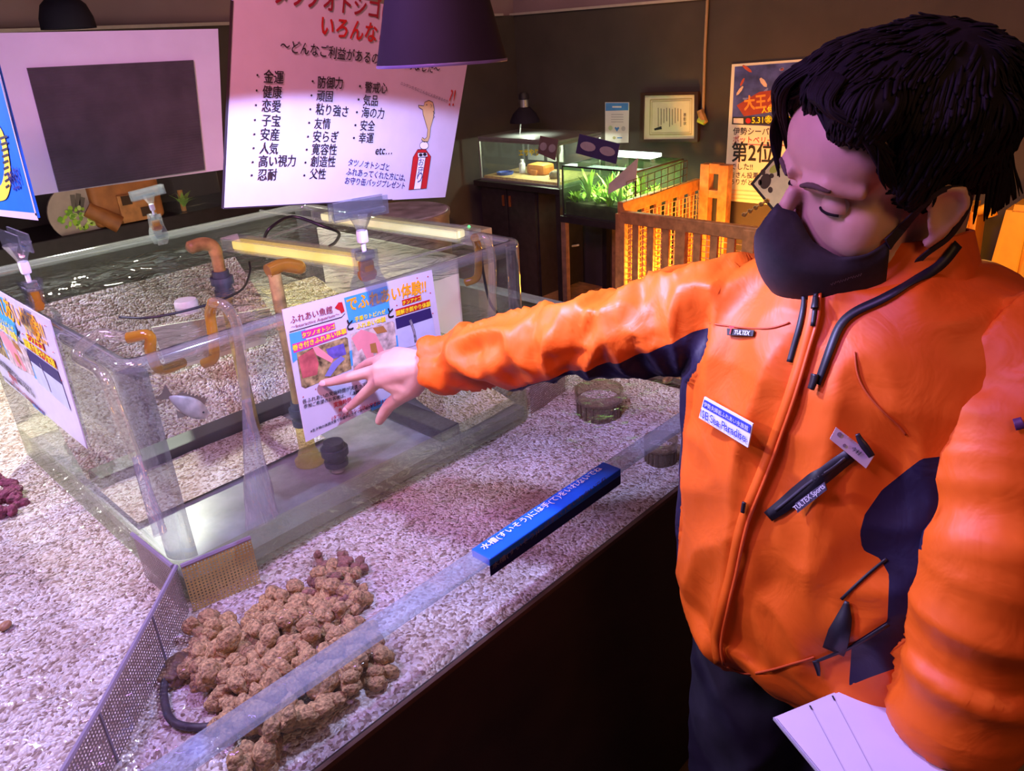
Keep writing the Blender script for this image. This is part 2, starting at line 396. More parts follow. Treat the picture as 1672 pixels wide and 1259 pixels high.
for cx_, cy_, a0 in ((TX1 - .034, TY0 + .034, -90), (TX1 - .034, TY1 - .034, 0), (TX0 + .034, TY1 - .034, 90), (TX0 + .034, TY0 + .034, 180)):
    pts = []
    for k in range(9):
        a = math.radians(a0 + 90 * k / 8); pts.append((cx_ + .0335 * math.cos(a), cy_ + .0335 * math.sin(a), .846))
    for k in range(8, -1, -1):
        a = math.radians(a0 + 90 * k / 8); pts.append((cx_ + .0105 * math.cos(a), cy_ + .0105 * math.sin(a), .846))
    obj('corner_post', MB().prism(pts, (0, 0, .303)), cor, tank, smooth=True, angle=40)
slabm = clear('slab', (.72, .80, .66), milky=.22, milk=(.78, .80, .48), f0=.07, f1=.5, power=3, rough=.05, wave=.3, wscale=30)
obj('base_slab', ring([(.02, .772), (.0, .774), (0, .845)]), slabm, tank)
obj('base_plate', MB().box(((TX0 + TX1) / 2, (TY0 + TY1) / 2, .787), (TX1 - TX0 - .03, TY1 - TY0 - .03, .022)), mat('grey_acrylic', (.24, .235, .24), .25, var=.2, scale=25), tank)
mb = MB(); z_ = 1.132
mb.add([(TX0 + .024, TY0 + .024, z_), (TX1 - .024, TY0 + .024, z_), (TX1 - .024, TY1 - .024, z_), (TX0 + .024, TY1 - .024, z_)], [(0, 1, 2, 3)])
iw = clear('tank_water', (.88, .92, .95), milky=.015, milk=(.6, .65, .5), f0=.06, f1=.8, power=2.6, rough=.03, wave=.8, wscale=15, wdist=.012)
o = obj('tank_water', mb, iw); tag(o, 'clear water filling the acrylic box tank nearly to its rim', 'water', kind='stuff')
o = obj('gravel_tray', gravel(.335, .72, 1.25, 1.42, .806, .008, .003), gravm, smooth=True); tag(o, 'pale gravel patch in the clear box tank behind the front wall', 'gravel', kind='stuff')
o = obj('gravel_tray', gravel(.335, .86, 1.48, 1.77, .806, .010, .003, .27), gravm, smooth=True); tag(o, 'pale gravel slope imitating a refracted bed along the rear of the clear box tank', 'gravel', kind='stuff')  # slope shape added to imitate the bed looking raised by refraction
gy = bpy.data.materials['crushed_coral_gravel'].copy(); gy.name = 'yellow_lit_gravel'  # gravel copy with yellow light painted into its colours
for n_ in gy.node_tree.nodes:
    if n_.type == 'VALTORGB' and len(n_.color_ramp.elements) == 4:
        for e_, c_ in zip(n_.color_ramp.elements, ((.30, .24, .08), (.62, .55, .25), (.80, .74, .42), (.95, .92, .68))): e_.color = (*c_, 1)
o = obj('gravel_tray', gravel(.91, 1.07, 1.045, 1.77, .806, .008, .003, .17), gy, smooth=True); tag(o, 'gravel strip coloured as if yellow-lit at the right end of the clear box tank', 'gravel', kind='stuff')
dk = mat('dark_strip', (.045, .035, .04), .4)
o = obj('floor_strip', MB().box((.59, 1.455, .812), (.50, .055, .024), bev=.004), dk); tag(o, 'dark strip imitating a refracted band on the floor of the clear tank between the two pale gravel patches', 'divider')  # dark strip added to imitate a refracted dark band
o = obj('floor_strip', MB().box((.885, 1.30, .812), (.05, .50, .024), bev=.004), dk); tag(o, 'dark divider strip on the floor of the clear tank beside the gravel coloured as yellow-lit', 'divider')
pp = mat('pale_reflection', (.72, .72, .50), .6, var=.06, scale=14)  # pale sheets added to imitate reflections inside the acrylic
o = obj('back_reflection', MB().prism([at(248, 535, y=1.575), at(441, 503, y=1.575), at(433, 561, y=1.575), at(276, 607, y=1.575)], (0, .005, 0)), pp); tag(o, 'pale yellow sheet imitating a reflection, leaning on the rear gravel slope inside the clear tank', 'panel')
o = obj('side_reflection', MB().box((1.066, 1.45, 1.02), (.006, .52, .19), bev=.002), pp); tag(o, 'pale yellow sheet imitating a reflection against the right inside wall of the clear tank', 'panel')

# ---------------------------------------------------------------- pipes and fittings
tubem = clear('clear_tube', (.93, .93, .86), milky=.10, milk=(.85, .85, .75), f0=.08, f1=.6, power=2.0)
amber = clear('amber_tube', (.85, .58, .12), milky=.55, milk=(.62, .38, .05), f0=.08, f1=.5, power=2.2)
brown = mat('algae_brown', (.36, .27, .08), .45, var=.5, scale=40)
coup = mat('grey_coupling', (.055, .070, .085), .4, var=.2)
strm = clear('falling_water', (.90, .91, .94), milky=.16, milk=(.75, .75, .82), f0=.12, f1=.6, power=1.6, wave=1.0, wscale=30, stretch=(1, 1, .15))
def siphon(label, inside, outside, outlet=None):
    allp = inside + outside
    t = thing('overflow_tube', inside[-1], label, 'pipe', 'bent overflow tubes over the rim of the clear tank')
    a = smoothpath(inside + outside[:1], 7); b = smoothpath(outside, 7)
    obj('inlet_leg', MB().tube(a, .0078, 12), amber, t, smooth=True, angle=60)
    obj('outlet_leg', MB().tube(b, .0078, 12), tubem, t, smooth=True, angle=60)
siphon('clear overflow tube hooked over the tank front near the corner, water pouring from it',
       [at(333, 594, y=1.075), at(349, 583, y=1.06), at(347, 545, y=1.06), at(343, 512, y=1.058)],
       [at(348, 494, y=1.03), at(368, 500, y=1.0), at(386, 530, y=.995), at(395, 590, y=.995), at(401, 655, y=.995)])
siphon('clear overflow tube hooked over the left side of the tank beside the nearest corner',
       [at(298, 592, y=1.11), at(262, 603, y=1.08), at(246, 575, y=1.06), at(243, 548, y=1.055)],
       [Vector((.345, 1.075, 1.182)), Vector((.318, 1.10, 1.19)), Vector((.288, 1.115, 1.165)), at(166, 610, x=.288), at(190, 665, x=.288), at(222, 748, x=.288)])
siphon('clear overflow tube hooked over the tank front near its right end',
       [at(760, 462, y=1.09), at(779, 452, y=1.07), at(781, 420, y=1.06), at(780, 402, y=1.055)],
       [at(775, 388, y=1.03), at(791, 388, y=1.0), at(802, 415, y=.995), at(804, 460, y=.995), at(803, 516, y=.995)])
def stream(label, p0, p1, w0, w1):
    mb = MB(); k = 14; pts = [p0.lerp(p1, i / k) for i in range(k + 1)]; n = 14; vs = []
    for i, p in enumerate(pts):
        w = w0 + (w1 - w0) * (i / k) ** 1.2
        for j in range(n):
            a = 2 * math.pi * j / n; rr = 1 + .22 * noise.noise((j * .9, i * .35, 2)); vs.append(p + Vector((math.cos(a) * w * rr, math.sin(a) * w * .35 * rr, 0)))
    mb.add(vs, [(i * n + j, i * n + (j + 1) % n, (i + 1) * n + (j + 1) % n, (i + 1) * n + j) for i in range(k) for j in range(n)])
    o = obj('water_stream', mb, strm, smooth=True); tag(o, label, 'water')
stream('widening stream of water falling from the overflow tube near the tank corner', at(402, 652, y=.985), at(428, 852, y=.965), .007, .030)
stream('thin stream of water falling from the overflow tube on the tank left side', at(222, 745, x=.283), at(262, 872, x=.272), .006, .010)
o = None
def coupling(mb_list, p, r):
    mb_list.cyl(p + Vector((0, 0, -.022)), p + Vector((0, 0, .018)), r, 18).cyl(p + Vector((0, 0, -.008)), p + Vector((0, 0, .006)), r * 1.35, 18).cyl(p + Vector((0, 0, -.03)), p + Vector((0, 0, -.02)), r * 1.18, 18)
    return mb_list
# tall standpipe
b0, b1 = at(478, 668, y=1.2), at(452, 432, y=1.2); b0.x = b1.x = .648
t = thing('standpipe', (b0.x, 1.2, .80), 'tall brown algae-coated standpipe with a tee top in the middle of the clear tank', 'pipe')
obj('pipe', MB().cyl(b0, Vector((b1.x, 1.2, 1.178)), .0115, 16), brown, t, smooth=True, angle=50)
obj('tee', MB().tube(smoothpath([Vector((b1.x - .012, 1.2, 1.185)), Vector((b1.x + .02, 1.2, 1.188)), Vector((b1.x + .055, 1.19, 1.175))], 5), [.012] * 6 + [.013] * 4 + [.008], 12), amber, t, smooth=True, angle=60)
obj('coupling', coupling(MB(), b0 + Vector((0, 0, -.008)), .0155), coup, t, smooth=True, angle=40)
obj('foot', MB().lathe((b0.x, 1.2, .80), [(.028, 0), (.028, .008), (.020, .010), (.020, .022), (.016, .03), (.015, b0.z - .835)], 20), clear('yellow_foot', (.95, .90, .55), milky=.25, milk=(.9, .8, .3)), t, smooth=True, angle=40)
# rear standpipe
t = thing('standpipe', (.645, 1.4, .80), 'short brown standpipe with an elbow outlet above the water at the tank back', 'pipe')
obj('pipe', MB().cyl((.645, 1.4, .80), (.645, 1.4, 1.19), .0115, 16), brown, t, smooth=True, angle=50)
obj('elbow', MB().tube(smoothpath([(.645, 1.4, 1.185), (.64, 1.4, 1.202), (.62, 1.4, 1.21), (.592, 1.4, 1.207)], 5), [.0125] * 15 + [.006], 12), brown, t, smooth=True, angle=60)
obj('coupling', coupling(MB(), Vector((.645, 1.4, 1.135)), .016), coup, t, smooth=True, angle=40)
# low standpipe
q = at(546, 735, y=1.13)
t = thing('standpipe', (q.x, 1.13, .80), 'low standpipe stump with a dark ring coupling under the hanging front sign', 'pipe')
obj('coupling', coupling(MB(), Vector((q.x, 1.13, q.z)), .019), coup, t, smooth=True, angle=40)
obj('pipe', MB().cyl((q.x, 1.13, .80), (q.x, 1.13, q.z - .02), .014, 16), mat('pale_pipe', (.42, .42, .45), .4), t, smooth=True, angle=50)
# float disc
o = obj('float_cap', MB().lathe((.531, 1.312, 1.122), [(.019, 0), (.020, .004), (.020, .016), (.018, .020), (.0, .020)], 20), mat('cap_grey', (.42, .43, .36), .5), smooth=True, angle=40); tag(o, 'round grey cap floating on the tank water beside a bent tube', 'cap')
o = obj('air_hose', MB().tube(smoothpath([at(195, 518, z=1.137), at(250, 518, z=1.137), at(330, 500, z=1.137), at(392, 475, z=1.137), at(408, 445, z=1.137), at(407, 428, z=1.15)], 8), .0022, 8), mat('black_rubber', (.012, .012, .014), .45), smooth=True); tag(o, 'thin black hose lying on the tank water from the grey cap to the rear', 'hose')
o = obj('power_cable', MB().tube(smoothpath([at(430, 392, z=1.19), at(442, 372, z=1.215), at(478, 354, z=1.22), at(528, 370, z=1.2), at(553, 380, z=1.18), at(548, 395, z=1.15), at(538, 402, z=1.13)], 8), .0034, 8), mat('black_rubber', (.012, .012, .014), .45), smooth=True); tag(o, 'black cable looping between the two yellow light channels on the tank', 'cable')
o = obj('power_cable', MB().tube(smoothpath([at(786, 412, y=1.10), at(790, 450, y=1.10), at(803, 500, y=1.10), at(830, 520, y=1.10), at(842, 500, y=1.10)], 8), .003, 8), mat('black_rubber', (.012, .012, .014), .45), smooth=True); tag(o, 'dark cable hanging inside the right end of the clear tank', 'cable')

# yellow light channels on a clear frame
chan = clear('channel', (.95, .97, .92), milky=.08, f0=.06, f1=.6, power=2.5)
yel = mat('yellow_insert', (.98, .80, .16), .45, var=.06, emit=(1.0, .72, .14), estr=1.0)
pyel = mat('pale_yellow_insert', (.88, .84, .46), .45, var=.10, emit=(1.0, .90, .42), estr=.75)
def channel(label, a, b, w, h, m):
    a, b = Vector(a), Vector(b); L = (b - a).length; d = (b - a).normalized(); ang = math.atan2(d.y, d.x); R = Matrix.Rotation(ang, 3, 'Z'); c = (a + b) / 2
    t = thing('light_channel', c, label, 'channel', 'yellow channels lying across the clear tank')
    mb = MB()
    for yy, zz, dy, dz in ((-w / 2, h / 2, .003, h), (w / 2, h / 2, .003, h), (0, 0.0015, w, .003), (0, h, w + .003, .003)):
        mb.box(c + R @ Vector((0, yy, zz)), (L, dy, dz), rot=R)
    obj('clear_case', mb, chan, t)
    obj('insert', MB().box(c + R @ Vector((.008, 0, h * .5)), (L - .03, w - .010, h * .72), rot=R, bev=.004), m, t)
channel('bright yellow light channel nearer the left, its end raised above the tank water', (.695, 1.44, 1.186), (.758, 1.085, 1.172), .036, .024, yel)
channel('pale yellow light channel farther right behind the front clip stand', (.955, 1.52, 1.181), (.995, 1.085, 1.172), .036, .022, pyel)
fr = MB()
for a, b in (((.70, 1.445, 1.176), (.96, 1.52, 1.176)), ((.752, 1.10, 1.169), (1.0, 1.09, 1.169)), ((.96, 1.52, 1.176), (1.0, 1.09, 1.169)), ((.70, 1.445, 1.176), (.752, 1.10, 1.169)), ((.752, 1.10, 1.169), (.752, 1.02, 1.169)), ((1.0, 1.09, 1.169), (1.0, 1.02, 1.169)), ((.96, 1.52, 1.176), (.96, 1.79, 1.169))): fr.cyl(a, b, .0028, 6)
fr.box((1.005, 1.075, 1.183), (.03, .03, .028), bev=.002)
o = obj('acrylic_frame', fr, chan); tag(o, 'clear acrylic rod frame across the tank top carrying the yellow channels', 'frame')

# ---------------------------------------------------------------- clip stands
clipm = clear('clip_plastic', (.88, .92, .95), milky=.07, milk=(.85, .88, .95), f0=.15, f1=.6, power=1.6, rough=.05)
clipa = clear('clip_amber', (.92, .66, .30), milky=.55, milk=(.75, .38, .04), f0=.1, f1=.5, power=2)
jointm = mat('white_joint', (.80, .78, .82), .4)
def clip_parts(t, s=1.0, ang=0, jawang=0):
    o0 = t.location; R = Matrix.Rotation(ang, 3, 'Z'); J = R @ Matrix.Rotation(jawang, 3, 'Y')
    P = lambda x, y, z: o0 + R @ Vector((x * s, y * s, z * s))
    mb = MB()
    for sg in (-1, 1):
        pts = [P(0, sg * y, z) for y, z in ((.013, -.034), (.021, -.018), (.023, -.004), (.016, .010), (.008, .022), (.008, .040), (.012, .055), (.014, .062))]
        pts = smoothpath(pts, 4); n = len(pts)
        mb.ribbon(pts, [(.030 + .012 * math.sin(math.pi * (1 - i / (n - 1)) ** 1.3)) * s for i in range(n)], R @ Vector((0, sg, 0)))
        mb.ribbon([p + R @ Vector((0, sg * .003 * s, 0)) for p in pts], [(.030 + .012 * math.sin(math.pi * (1 - i / (n - 1)) ** 1.3)) * s for i in range(n)], R @ Vector((0, sg, 0)))
    mb.box(P(0, 0, .052), (.028 * s, .020 * s, .016 * s), rot=R, bev=.003)
    obj('clamp', mb, clipm, t, smooth=True, angle=50)
    obj('spring', MB().box(P(0, 0, .026), (.024 * s, .015 * s, .034 * s), rot=R, bev=.004).cyl(P(-.014, 0, .020), P(.014, 0, .020), .008 * s, 12), clipa, t, smooth=True, angle=50)
    obj('joint', MB().box(P(0, 0, .083), (.015 * s, .015 * s, .022 * s), rot=J, bev=.004).cyl(P(0, 0, .058), P(0, 0, .075), .004 * s, 8), jointm, t, smooth=True, angle=50)
    jb = MB(); c = P(0, 0, .092)
    jb.lathe(c + J @ Vector((0, 0, 0)), [(.008 * s, 0), (.010 * s, .006 * s), (.020 * s, .026 * s), (.022 * s, .030 * s)], 8, axis=J @ Vector((0, 0, 1)))
    jb.box(c + J @ Vector((0, -.006 * s, .036 * s)), (.106 * s, .003 * s, .030 * s), rot=J).box(c + J @ Vector((0, .008 * s, .036 * s)), (.106 * s, .003 * s, .030 * s), rot=J).cyl(c + J @ Vector((-.05 * s, 0, .028 * s)), c + J @ Vector((.05 * s, 0, .028 * s)), .005 * s, 8)
    obj('jaw', jb, clipm, t, smooth=True, angle=40)
G = 'clear sign clips on the tank rim'
clip_parts(thing('sign_clip', (.722, 1.030, 1.166), 'clear sign clip with amber spring on the front rim, below the pink sign', 'clip', G), 1.0, 0, .04)
clip_parts(thing('sign_clip', (.700, 1.788, 1.166), 'clear sign clip on the rear rim, below the white board', 'clip', G), .72, 0, -.08)
clip_parts(thing('sign_clip', (.318, 1.36, 1.166), 'clear sign clip on the left rim, below the blue sign', 'clip', G), .95, math.pi / 2, .0)
# ================================================================== signs on the tank
def crop(ox, oy, sc): return lambda x, y: (ox + x * sc, oy + y * sc)
red = mat('print_red', (.50, .015, .02), .5); dred = mat('print_dark_red', (.28, .01, .03), .5); navy = mat('print_navy', (.02, .02, .16), .5)
# --- big pink and lilac sign
O = Vector((.70, 1.040, 1.300)); U = Vector((.985, .097, -.146)); V = Vector((.163, -.196, .966))
S = Sheet(O, U, V); c = crop(340, 0, .3018)
pk = thing('info_sign', S.hit(560, 331), 'large pale laminated sign with columns of Japanese words, behind the cone lamp', 'sign')
out = [(382, -45), (774, 38), (727, 322), (365, 341)]
board('panel', S, out, .003, mat('pale_card', (.60, .55, .66), .30, var=.03), pk)
K = ink()
S.line([(378, 0), (363, 340)], .004, mat('dark_edge', (.03, .02, .03)), 1); S.line([(365, 340), (640, 326)], .002, mat('dark_edge', (.03, .02, .03)), 1)
for s_, a, b in (('金運', (295, 440), (402, 447)), ('健康', (290, 522), (393, 526)), ('恋愛', (287, 598), (388, 602)), ('子宝', (287, 675), (385, 680)), ('安産', (280, 752), (380, 754)), ('人気', (276, 825), (373, 828)), ('高い視力', (270, 897), (468, 893)), ('忍耐', (265, 970), (366, 968)),
    ('防御力', (588, 470), (722, 474)), ('頑固', (582, 542), (668, 545)), ('粘り強さ', (577, 612), (750, 628)), ('友情', (570, 690), (655, 692)), ('安らぎ', (563, 762), (698, 765)), ('寛容性', (556, 830), (690, 833)), ('創造性', (550, 895), (682, 897)), ('父性', (545, 962), (630, 963)),
    ('警戒心', (842, 495), (962, 500)), ('気品', (833, 565), (912, 568)), ('海の力', (825, 630), (945, 637)), ('安全', (818, 700), (895, 702)), ('幸運', (810, 767), (888, 768)), ('etc…', (900, 835), (990, 832))):
    S.text(s_, c(*a), c(*b), K, bold=.014, hs=1.12)
for x, y in ((262, 405), (258, 488), (255, 568), (250, 648), (247, 725), (243, 800), (238, 876), (233, 947), (561, 438), (555, 515), (549, 590), (543, 663), (537, 738), (530, 808), (523, 878), (517, 947), (817, 465), (810, 537), (801, 606), (793, 676), (785, 745)):
    S.blob(c(x, y), 1.6, 2.0, K, 4, 8)
for s_, a, b, m_ in (('タツノオトシゴに', (350, 6), (992, 103), dred), ('いろんなご利益が', (605, 180), (1180, 262), red), ('〜どんなご利益があるのか', (385, 272), (960, 348), K), ('調べてみました〜', (960, 352), (1245, 396), K),
    ('タツノオトシゴと', (752, 892), (972, 920), navy), ('ふれあってくれた方には、', (742, 942), (1060, 976), navy), ('お守り缶バッジプレゼント', (735, 990), (1057, 1018), navy)):
    S.text(s_, c(*a), c(*b), m_, bold=.022 if m_ in (dred, red) else .010, hs=1.1)
S.text('ニンゲンたちにこんなに人気があるのか', c(1035, 455), c(1292, 556), mat('print_grey2', (.10, .10, .18)), bold=0, hs=.9)
S.text('?!', c(1296, 570), c(1324, 572), red, hs=1.3)
tan_ = mat('print_tan', (.62, .46, .20), .5)
def outlined(pts, m_, k=2, w=.0010):
    pts = [c(*p) for p in pts]; S.poly(pts, m_, k); S.line(pts + pts[:1], w, K, k + 1)
outlined([(1134, 568), (1162, 572), (1168, 552), (1190, 542), (1212, 552), (1220, 590), (1214, 640), (1200, 690), (1195, 740), (1186, 764), (1165, 768), (1150, 755), (1155, 742), (1168, 752), (1180, 740), (1184, 700), (1172, 660), (1160, 620), (1156, 592), (1136, 580)], tan_)
S.line([c(1212, 600), c(1222, 612), c(1214, 622), c(1222, 632), c(1212, 640)], .001, K, 4)
S.blob(c(1178, 566), 1, 1, K, 5, 8); S.line([c(1198, 562), c(1206, 570), c(1200, 580)], .0008, K, 5)
outlined([(1165 + 24 * math.cos(a * .52), 786 + 22 * math.sin(a * .52)) for a in range(12)], mat('print_white', (.85, .85, .88)), 2)
outlined([(1105, 850), (1130, 808), (1172, 806), (1202, 846), (1178, 1018), (1082, 1026)], red, 2)
outlined([(1134, 850), (1172, 850), (1145, 1020), (1108, 1022)], mat('print_white', (.85, .85, .88)), 4)
outlined([(1128, 825), (1178, 824), (1182, 846), (1130, 850)], mat('print_white', (.85, .85, .88)), 6)
S.blob(c(1144, 836), 3.2, 2.6, K, 8, 10); S.blob(c(1166, 834), 3.2, 2.6, K, 8, 10)
for ch, x, y in (('お', 1132, 892), ('守', 1128, 935), ('り', 1122, 982)): S.text(ch, c(x - 2, y), c(x + 26, y), navy, k=8)
S.build('print', pk)

# --- white board with the dark grey rectangle
S = Sheet((.5, 1.79, 1.3), (1, 0, 0), (0, 0, 1))
wb = thing('display_board', S.hit(240, 305), 'white display board with a dark grey corrugated rectangle, above the rear of the tank', 'board')
board('panel', S, [(-60, 55), (356, 47), (366, 277), (-20, 330)], .004, mat('white_board', (.80, .79, .80), .25, var=.04, scale=12), wb)
gm = mat('grey_corrugated', (.070, .060, .062), .45, var=.25, scale=16); nt = gm.node_tree
wv = node(nt, 'ShaderNodeTexWave'); wv.bands_direction = 'Z'; wv.inputs['Scale'].default_value = 55; tcn = node(nt, 'ShaderNodeTexCoord'); nt.links.new(tcn.outputs['Object'], wv.inputs['Vector'])
bpn = node(nt, 'ShaderNodeBump'); bpn.inputs['Strength'].default_value = .35; bpn.inputs['Distance'].default_value = .003; nt.links.new(wv.outputs['Fac'], bpn.inputs['Height']); nt.links.new(bpn.outputs[0], nt.nodes['Principled BSDF'].inputs['Normal'])
mb = MB(); mb.prism([S.hit(*p) + Vector((0, -.0045, 0)) for p in [(43, 111), (314, 98), (333, 277), (95, 313)]], (0, .004, 0)); obj('grey_inset', mb, gm, wb)

# --- blue sign on the left rim
S = Sheet((.318, 1.36, 1.3), (0, -1, 0), (0, 0, 1))
bs = thing('picture_sign', S.hit(20, 350), 'bright blue picture sign clipped on the left rim of the clear tank', 'sign')
board('panel', S, [(-120, -60), (-36, -15), (62, 356), (-120, 336)], .003, mat('blue_print', (.02, .16, .80), .35), bs)
ylw = mat('print_yellow', (.85, .62, .05), .5)
S.line([(-34, -10), (60, 352)], .006, mat('pale_card', (.8, .72, .84)), 1); S.line([(62, 354), (-80, 339)], .010, mat('pale_card', (.8, .72, .84)), 1); S.line([(-35, -10), (63, 356)], .002, K, 2)
S.line(smoothpath([(-10, 215, 0), (4, 225, 0), (10, 250, 0), (14, 285, 0), (8, 312, 0), (-4, 318, 0)], 5) and [(p.x, p.y) for p in smoothpath([(-10, 205, 0), (4, 220, 0), (11, 250, 0), (14, 285, 0), (8, 312, 0), (-6, 318, 0)], 5)], .020, ylw, 3)
for i in range(9): S.line([(2 + i * 1.2, 226 + i * 10), (14 + i * .4, 222 + i * 10)], .003, K, 5)
S.text('naity', (20, 300), (37, 290), navy, k=6); S.text('tts', (24, 312), (36, 306), navy, k=6)
S.build('print', bs)

# --- leaflet on the front face and its twin on the left face
mag = mat('print_magenta', (.62, .03, .30), .5); yb = mat('print_bright_yellow', (.95, .85, .02), .5); org = mat('print_orange', (.95, .42, .01), .5); sky = mat('print_sky', (.06, .38, .80), .5)
pinkm = mat('print_pink', (.78, .30, .32), .5); pic = mat('print_photo', (.30, .24, .10), .5, var=.9, scale=90); pur = mat('print_purple', (.12, .10, .42), .5, var=.5, scale=60); greyb = mat('print_pale_blue', (.50, .58, .78), .5, var=.1)
card = mat('leaflet_card', (.62, .62, .74), .25, var=.03)
def leaflet(S, label, out, tf, loc, mirror_full=True):
    t = thing('leaflet', loc, label, 'sign', 'laminated leaflets on the sides of the clear tank')
    board('panel', S, out, .002, card, t)
    P = lambda pts: [tf(*p) for p in pts]
    S.poly(P([(425, 195), (720, 112), (742, 300), (462, 372)]), sky, 1); S.poly(P([(50, 440), (160, 410), (170, 560), (75, 640)]), sky, 1); S.poly(P([(460, 560), (490, 545), (500, 640), (475, 665)]), sky, 1); S.poly(P([(600, 930), (750, 870), (760, 900), (615, 970)]), sky, 1); S.poly(P([(760, 460), (790, 450), (800, 530), (775, 545)]), sky, 1)
    S.text('ふれあい魚館', tf(58, 368), tf(345, 292), dred, bold=.004, hs=1.05); S.text('〜Interactive Aquarium〜', tf(62, 408), tf(392, 314), dred, bold=.0, hs=.9)
    S.line(P([(50, 428), (408, 325), (430, 300)]), .0012, K, 3)
    S.poly(P([(360, 262), (385, 225), (410, 222), (418, 250), (428, 285), (405, 300), (395, 278), (372, 268)]), red, 3)
    S.text('でふれあい体験!!', tf(447, 282), tf(985, 148), org, bold=.03, hs=1.15)
    S.poly(P([(130, 425), (360, 362), (365, 405), (140, 475)]), mag, 3); S.poly(P([(68, 512), (440, 400), (445, 440), (80, 572)]), mag, 3)
    S.text('タツノオトシゴ', tf(137, 466), tf(360, 402), yb, bold=.03, k=5); S.text('巻き付きふれあい体験', tf(72, 556), tf(440, 432), yb, bold=.03, k=5)
    S.text('手乗りトビハゼ', tf(498, 356), tf(706, 300), yb, bold=.03, k=5); S.text('ふれあい体験', tf(510, 406), tf(708, 352), yb, bold=.03, k=5)
    S.poly(P([(820, 210), (950, 172), (955, 205), (825, 247)]), red, 3); S.poly(P([(775, 275), (1010, 205), (1018, 250), (782, 322)]), red, 3)
    S.text('チンアナゴ', tf(825, 243), tf(952, 206), yb, bold=.03, k=5); S.text('謎解き餌やり体験', tf(780, 314), tf(1015, 246), yb, bold=.03, k=5)
    S.text('と', tf(446, 414), tf(486, 404), K, bold=.03, k=5, hs=1.2); S.text('と', tf(726, 330), tf(762, 320), K, bold=.03, k=5, hs=1.2)
    S.poly(P([(98, 570), (435, 462), (450, 470), (476, 680), (160, 812), (135, 800)]), pic, 2)
    S.poly(P([(110, 600), (210, 540), (250, 640), (240, 720), (140, 745)]), mat('print_skin_red', (.45, .10, .10), .5, var=.4, scale=60), 3); S.poly(P([(205, 530), (240, 525), (350, 610), (340, 640), (235, 585)]), pinkm, 4); S.poly(P([(300, 545), (420, 505), (440, 580), (330, 620)]), pur, 3); S.poly(P([(290, 730), (340, 640), (400, 590), (430, 610), (380, 660), (330, 730)]), mat('print_fish', (.20, .22, .55)), 5)
    S.poly(P([(468, 440), (755, 352), (770, 365), (785, 520), (600, 640), (490, 690)]), mat('print_photo2', (.52, .45, .40), .5, var=.6, scale=70), 2)
    S.poly(P([(475, 470), (540, 410), (640, 440), (700, 560), (660, 600), (620, 520), (630, 610), (585, 625), (545, 540), (520, 560)]), pinkm, 3); S.poly(P([(600, 510), (640, 500), (655, 570), (610, 570)]), mat('print_brown', (.40, .20, .05)), 4); S.poly(P([(620, 400), (690, 385), (720, 425), (650, 440)]), mat('print_brown', (.40, .20, .05)), 4)
    S.poly(P([(775, 335), (1015, 262), (1030, 330), (785, 410)]), mat('print_deep_navy', (.03, .02, .12)), 2); S.poly(P([(785, 410), (1030, 330), (1055, 480), (800, 550)]), greyb, 2); S.line(P([(876, 345), (890, 385), (905, 430), (915, 500)]), .0055, mat('print_eel', (.20, .20, .24), .5, var=.7, scale=300), 4)
    S.text('各ふれあいの実施時間が決まっております。', tf(140, 918), tf(690, 762), K, bold=.012); S.text('参加ご希望のお客様は、「ふれあい魚館」内の', tf(148, 950), tf(700, 798), K, bold=.012); S.text('お魚…', tf(490, 858), tf(560, 838), K, bold=.012)
    S.text('実施時間', tf(355, 944), tf(472, 905), red, bold=.02, hs=1.2); S.text('各', tf(385, 974), tf(408, 967), red, bold=.02)
    S.text('(タツノオトシゴは小学生以上の方)', tf(340, 1030), tf(760, 890), red, bold=.012); S.text('※生き物の体調次第で急遽中止させて頂く場合がございます。ご', tf(195, 1116), tf(752, 886), K, bold=.012)
    for x_, y_ in ((785, 245), (925, 58), (998, 48), (1015, 160), (1032, 300), (230, 818), (145, 872)): S.blob(tf(x_, y_), 1.1, .9, red, 3, 8)
    S.build('print', t)
S = Sheet((.7, 1.0135, 1.0), (1, 0, 0), (0, 0, 1))
leaflet(S, 'colourful laminated leaflet on the tank front, touched by the outstretched hand', [(461, 506), (705, 441), (728, 606), (500, 722)], crop(460, 440, .2383), S.hit(600, 680))
S = Sheet((.3025, 1.5, 1.0), (0, -1, 0), (0, 0, 1))
# the twin shows the same print; map the front leaflet's pixels onto the left face
A0 = np.array([(461, 506), (705, 441), (728, 606), (500, 722)], float); B0 = np.array([(-84, 428), (80, 523), (142, 733), (8, 622)], float)
def homography(a, b):
    r = []; 
    for (x, y), (u, v) in zip(a, b): r += [[x, y, 1, 0, 0, 0, -u * x, -u * y, u], [0, 0, 0, x, y, 1, -v * x, -v * y, v]]
    r = np.array(r); h = np.linalg.solve(r[:, :8], r[:, 8]); return np.append(h, 1).reshape(3, 3)
Hm = homography(A0, B0); c5 = crop(460, 440, .2383)
def tfl(x, y):
    p = Hm @ np.array([*c5(x, y), 1]); return (p[0] / p[2], p[1] / p[2])
leaflet(S, 'colourful laminated leaflet on the left side of the clear tank', [tuple(p) for p in B0], tfl, S.hit(90, 690))

